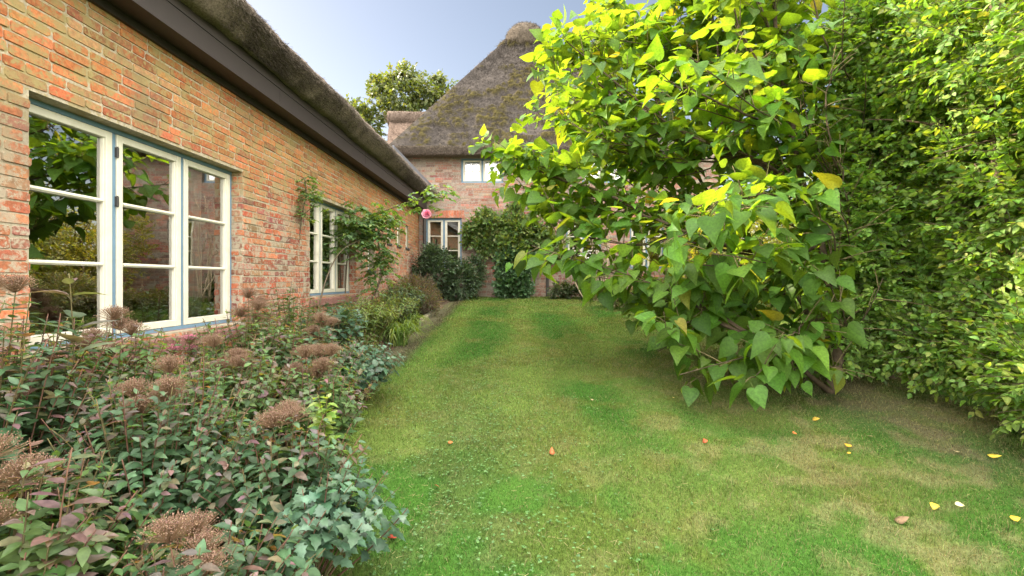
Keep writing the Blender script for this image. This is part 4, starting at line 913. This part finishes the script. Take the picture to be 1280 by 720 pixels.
bed_plant('large_leaf_stem', 'tall stem with large purplish green leaves in front of the left window pane', 'stem', (-1.98, 1.98), .05, 1.45, 2, .15, [(.10, .14, .085), (.14, .10, .10), (.085, .12, .07)], PU, OVATE, .07, start=.55, mat='gloss')
bed_plant('large_leaf_stem', 'stem with a whorl of long purple leaves near the bottom left', 'stem', (-1.33, 1.33), .05, .88, 2, .11, [(.10, .12, .07), (.14, .10, .10)], [(.19, .11, .15), (.2, .12, .13)], LANCE, .05, start=.5, wid=1.5)
bed_plant('low_rose', 'low rose bush with small pink clusters under the large window', 'rose', (-2.4, 3.25), .36, .86, 40, .05, [(.045, .085, .03), (.06, .10, .035)], None, OVATE, .04, heads=3, hcol=((.45, .12, .2), (.5, .2, .28)), headr=.04)
bed_plant('low_rose', 'leafy green rose bush at the wall between the two wing windows', 'rose', (-2.35, 4.6), .42, 1.05, 60, .06, [(.045, .085, .03), (.06, .10, .035)], None, OVATE, .05)
LG = [(.12, .175, .045), (.145, .185, .05), (.09, .14, .045)]
bed_plant('perennial', 'feathery olive green perennial below the farther wing window', 'plant', (-2.25, 6.5), .55, .75, 110, .075, LG, None, LANCE, .035)
bed_plant('perennial', 'leafy olive perennial clump at the foot of the climbing rose', 'plant', (-2.2, 7.7), .5, .72, 90, .075, LG + [(.05, .085, .035)], None, LANCE, .04)
bed_plant('fern', 'broad leaved grey green plant behind the rose stems along the wing', 'plant', (-2.3, 8.8), .48, .75, 60, .11, [(.05, .085, .045), (.06, .095, .05)], None, LANCE, .05)
bed_plant('perennial', 'small dark perennial before the grassy clump near the lawn edge', 'plant', (-1.95, 5.3), .34, .48, 60, .06, [(.05, .085, .03), (.075, .10, .035)], None, LANCE, .035)
# strap-leaved clump
def strap(label, b, R, H, nb, cols):
    z = float(gz(b[1])); t = thing('daylily', label, 'plant', (b[0], b[1], z)); mb = MB()
    for k in range(nb):
        an = rng.random() * 2 * PI; r = R * rng.uniform(.4, 1.1); h = H * rng.uniform(.6, 1.1); s0 = np.array([b[0], b[1], z]) + rng.normal(size=3) * (.07, .07, 0); o_ = np.array([math.cos(an), math.sin(an), 0])
        c = bez(s0, s0 + o_ * r * .35 + (0, 0, h * 1.25), s0 + o_ * r + (0, 0, h * rng.uniform(.2, .7)), 9); sd = np.cross(o_, (0, 0, 1.)); w = (.009 * np.sin(np.linspace(.25, 1, 9) * PI) + .001)[:, None]
        mb.grid(np.stack([c - sd * w, c + (0, 0, -.003), c + sd * w], 1), pal(cols, 1)[0])
    mb.build('foliage', M['leaf'], t, smooth=True)
strap('arching strap leaved clump at the lawn edge below the climbing rose', (-1.85, 6.7), .42, .42, 150, [(.12, .19, .045), (.155, .21, .06), (.10, .165, .045)])
strap('smaller strap leaved clump farther along the bed edge', (-1.9, 7.7), .35, .36, 90, [(.11, .18, .045), (.135, .195, .05)])

# --- climbing roses
def rose_plant(label, canes, leafcl, nleaf, size, flowers=()):
    t = thing('climbing_rose', label, 'rose', canes[0][0][0]); st, fo = MB(), MB()
    RC = [(.08, .15, .06), (.095, .17, .065), (.11, .18, .085), (.14, .20, .06)]
    for pts, r0 in canes: p = smooth(pts); st.tube(p, r0, r0 * .45, 6, (.11, .085, .06))
    for c, r, n in leafcl:
        c = np.asarray(c); m = n
        pts = c + rng.normal(size=(m, 3)) * np.array(r) * .55
        st.segs(np.tile(c, (m // 4, 1)) + rng.normal(size=(m // 4, 3)) * np.array(r) * .2, pts[: m // 4], .002, (.08, .09, .04))
        for k in range(5):     # compound leaf: five leaflets
            a = rng.random(m) * 6.28; d = unit(np.stack([np.cos(a), np.sin(a), -.6 + .4 * rng.random(m)], -1)) if k == 0 else d
            sd = unit(np.cross(d, np.array([0, 0, 1.]))); s_ = (0, 1, -1, 1, -1)[k]; tpos = (.09, .06, .06, .025, .025)[k] * size / .05
            fo.inst(OVATE, pts + d * tpos, d + s_ * sd * .9, np.array([0, 0, 1.]) + .3 * rng.normal(size=(m, 3)), size * rng.uniform(.8, 1.2, m), pal(RC, m, .15), curl=rng.uniform(.3, 1.4, m))
    st.build('canes', M['bark'], t, smooth=True); fo.build('foliage', M['leaf'], t, smooth=True)
    for (c, r) in flowers:
        mb = MB(); c = np.asarray(c)
        for ring, (nn_, tilt, s) in enumerate(((6, .15, 1.0), (6, .5, .85), (5, .95, .65), (4, 1.3, .45))):
            a = np.arange(nn_) * 2 * PI / nn_ + ring * .5; d = np.stack([np.cos(a) * math.cos(tilt), -.5 + 0 * a, np.sin(a) * math.cos(tilt)], -1) + np.array([0, -math.sin(tilt), 0])
            mb.inst(OVATE, np.tile(c, (nn_, 1)), d, np.array([0, -1., .0]) - .0 * d, r * s, pal([(.62, .30, .40), (.68, .40, .48)], nn_, .08), curl=np.full(nn_, -1.6), wid=np.full(nn_, 1.9))
        mb.build('rose_flower', M['petal'], t, smooth=True)
    return t
rb = at(420, 400, 6.0); rb[2] = gz(6.0)
cx = at(425, 388, 7.4)
r1 = thing
Yr = 7.5
gb = np.array([at(430, 390, Yr)[0], Yr, float(gz(Yr))])
rose_plant('tall rambling rose with one pink bloom arching before the wing wall past the farther window',
    [([gb, at(432, 340, Yr), at(436, 310, Yr), at(455, 275, Yr), at(485, 262, Yr), at(512, 252, Yr), at(550, 240, Yr)], .014),
     ([gb + (.05, 0, 0), at(470, 370, Yr - .1), at(478, 330, Yr - .1), at(470, 290, Yr - .1)], .012),
     ([gb + (.1, .1, 0), at(480, 350, Yr), at(476, 310, Yr), at(500, 280, Yr)], .010),
     ([at(398, 385, 6.2), at(408, 345, 6.4), at(425, 312, 6.7), at(450, 300, 7.0)], .012)],
    [(at(455, 290, Yr - .3), (.34, .2, .36), 150), (at(470, 275, Yr - .2), (.34, .2, .27), 110), (at(440, 285, Yr - .4), (.26, .2, .3), 130), (at(490, 270, Yr), (.25, .15, .15), 26),
     (at(515, 250, Yr), (.2, .12, .12), 8), (at(545, 240, Yr), (.22, .12, .14), 34), (at(535, 262, Yr), (.22, .12, .1), 10), (at(478, 325, Yr), (.17, .12, .35), 60), (at(466, 340, Yr - .1), (.15, .1, .3), 40)],
    0, .08, flowers=((at(534, 268, Yr - .3), .115),))
Yq = 5.75
qb = np.array([at(374, 395, Yq)[0], Yq, float(gz(Yq))])
rose_plant('slender young rose shoot standing against the wall left of the farther window',
    [([qb, at(374, 360, Yq), at(373, 310, Yq), at(377, 270, Yq), at(384, 238, Yq), at(380, 222, Yq)], .009), ([at(377, 270, Yq), at(392, 258, Yq), at(405, 240, Yq)], .005)],
    [(at(384, 240, Yq), (.15, .1, .12), 34), (at(400, 245, Yq), (.14, .1, .10), 8), (at(376, 265, Yq), (.10, .1, .10), 12), (at(382, 222, Yq), (.07, .06, .08), 8)], 0, .055)

# --- bed edging
be = thing('bed_edging', 'weathered stone edging strip at the far end of the flower bed', 'edging', (-1.85, 8.6, float(gz(8.6)))); mb = MB(); y = 7.9
while y < 10.2:
    l = rng.uniform(.28, .42); V0 = (-1.87 + rng.normal() * .01, y, float(gz(y + l / 2)))
    mb.box(V0, np.array([[1, .03 * rng.normal(), 0], [0, 1, .08], [0, 0, 1.]]), (-.05, 0, -.08), (.05, l - .01, .07 + .01 * rng.normal()), pal([(.17, .15, .10), (.14, .13, .08)], 1)[0]); y += l
bevel(mb.build('kerb', M['stone'], be), .012, 2)

# --- fallen leaves
def fallen(px, py, size, col, label, name='fallen_leaf'):
    p = unproject(px, py); p[2] = float(lawn_h(p[:1], p[1:2])[0]) + .025
    a = rng.random() * 6.28; mb = MB(); D = np.array([[math.cos(a), math.sin(a), rng.uniform(-.1, .35)]])
    mb.inst(OVATE, [p - D[0] * size * .5], D, np.array([[rng.normal() * .3, -.5, 1.]]), [size], [col], curl=np.array([-1.5 + 3 * rng.random()]), wid=np.array([1.25]))
    o = mb.build('fallen_leaf', M['dead'], smooth=True, origin=p); so = o.modifiers.new('s', 'SOLIDIFY'); so.thickness = .0015
    tag(o, label, 'leaf', 'fallen leaves on the lawn')
OR = (.36, .12, .05); RD = (.26, .05, .03); YE = (.42, .29, .05); PA = (.36, .30, .17)
for a in ((690, 568, .06, OR, 'orange fallen leaf in the middle of the lawn'), (881, 557, .055, (.36, .10, .045), 'orange red fallen leaf on the straw patch right of the lawn centre'),
          (563, 556, .04, (.42, .14, .05), 'small rusty leaf on the clover left of the lawn centre'), (492, 673, .075, RD, 'dark red curled leaf by the bed edge at the bottom'),
          (546, 612, .045, (.34, .13, .06), 'small brown red leaf among clover above the dark red one'), (993, 545, .045, (.55, .18, .06), 'small orange leaf below the trunk of the large leaved tree'),
          (1020, 526, .06, YE, 'yellow leaf lying just in front of the leaning tree trunk'), (1060, 560, .05, (.58, .34, .04), 'orange yellow leaf on the bare strip between lawn and hedge'),
          (1088, 549, .055, PA, 'pale cream leaf near the hedge foot'), (1061, 569, .035, (.56, .36, .05), 'tiny yellow leaf just below the orange yellow one'),
          (1195, 569, .05, PA, 'pale leaf on dark earth beside the hedge'), (1243, 574, .07, (.45, .36, .05), 'yellow leaf tucked under the hedge at the right edge'),
          (1168, 637, .06, (.45, .36, .06), 'large mustard leaf on the grass at the lower right'), (1200, 636, .045, (.6, .55, .3), 'cream leaf beside the mustard leaf'),
          (1269, 655, .05, (.55, .40, .05), 'yellow leaf at the far right edge of the lawn'), (740, 502, .03, PA, 'tiny pale leaf on the grass above the lawn centre'),
          (842, 500, .03, (.6, .5, .2), 'tiny cream leaf on the shaded straw under the tree'), (1128, 656, .07, (.22, .15, .09), 'brown crumpled leaf left of the mustard leaf'),
          (43, 692, .05, (.62, .42, .04), 'yellow')) [:-1]:
    fallen(*a)
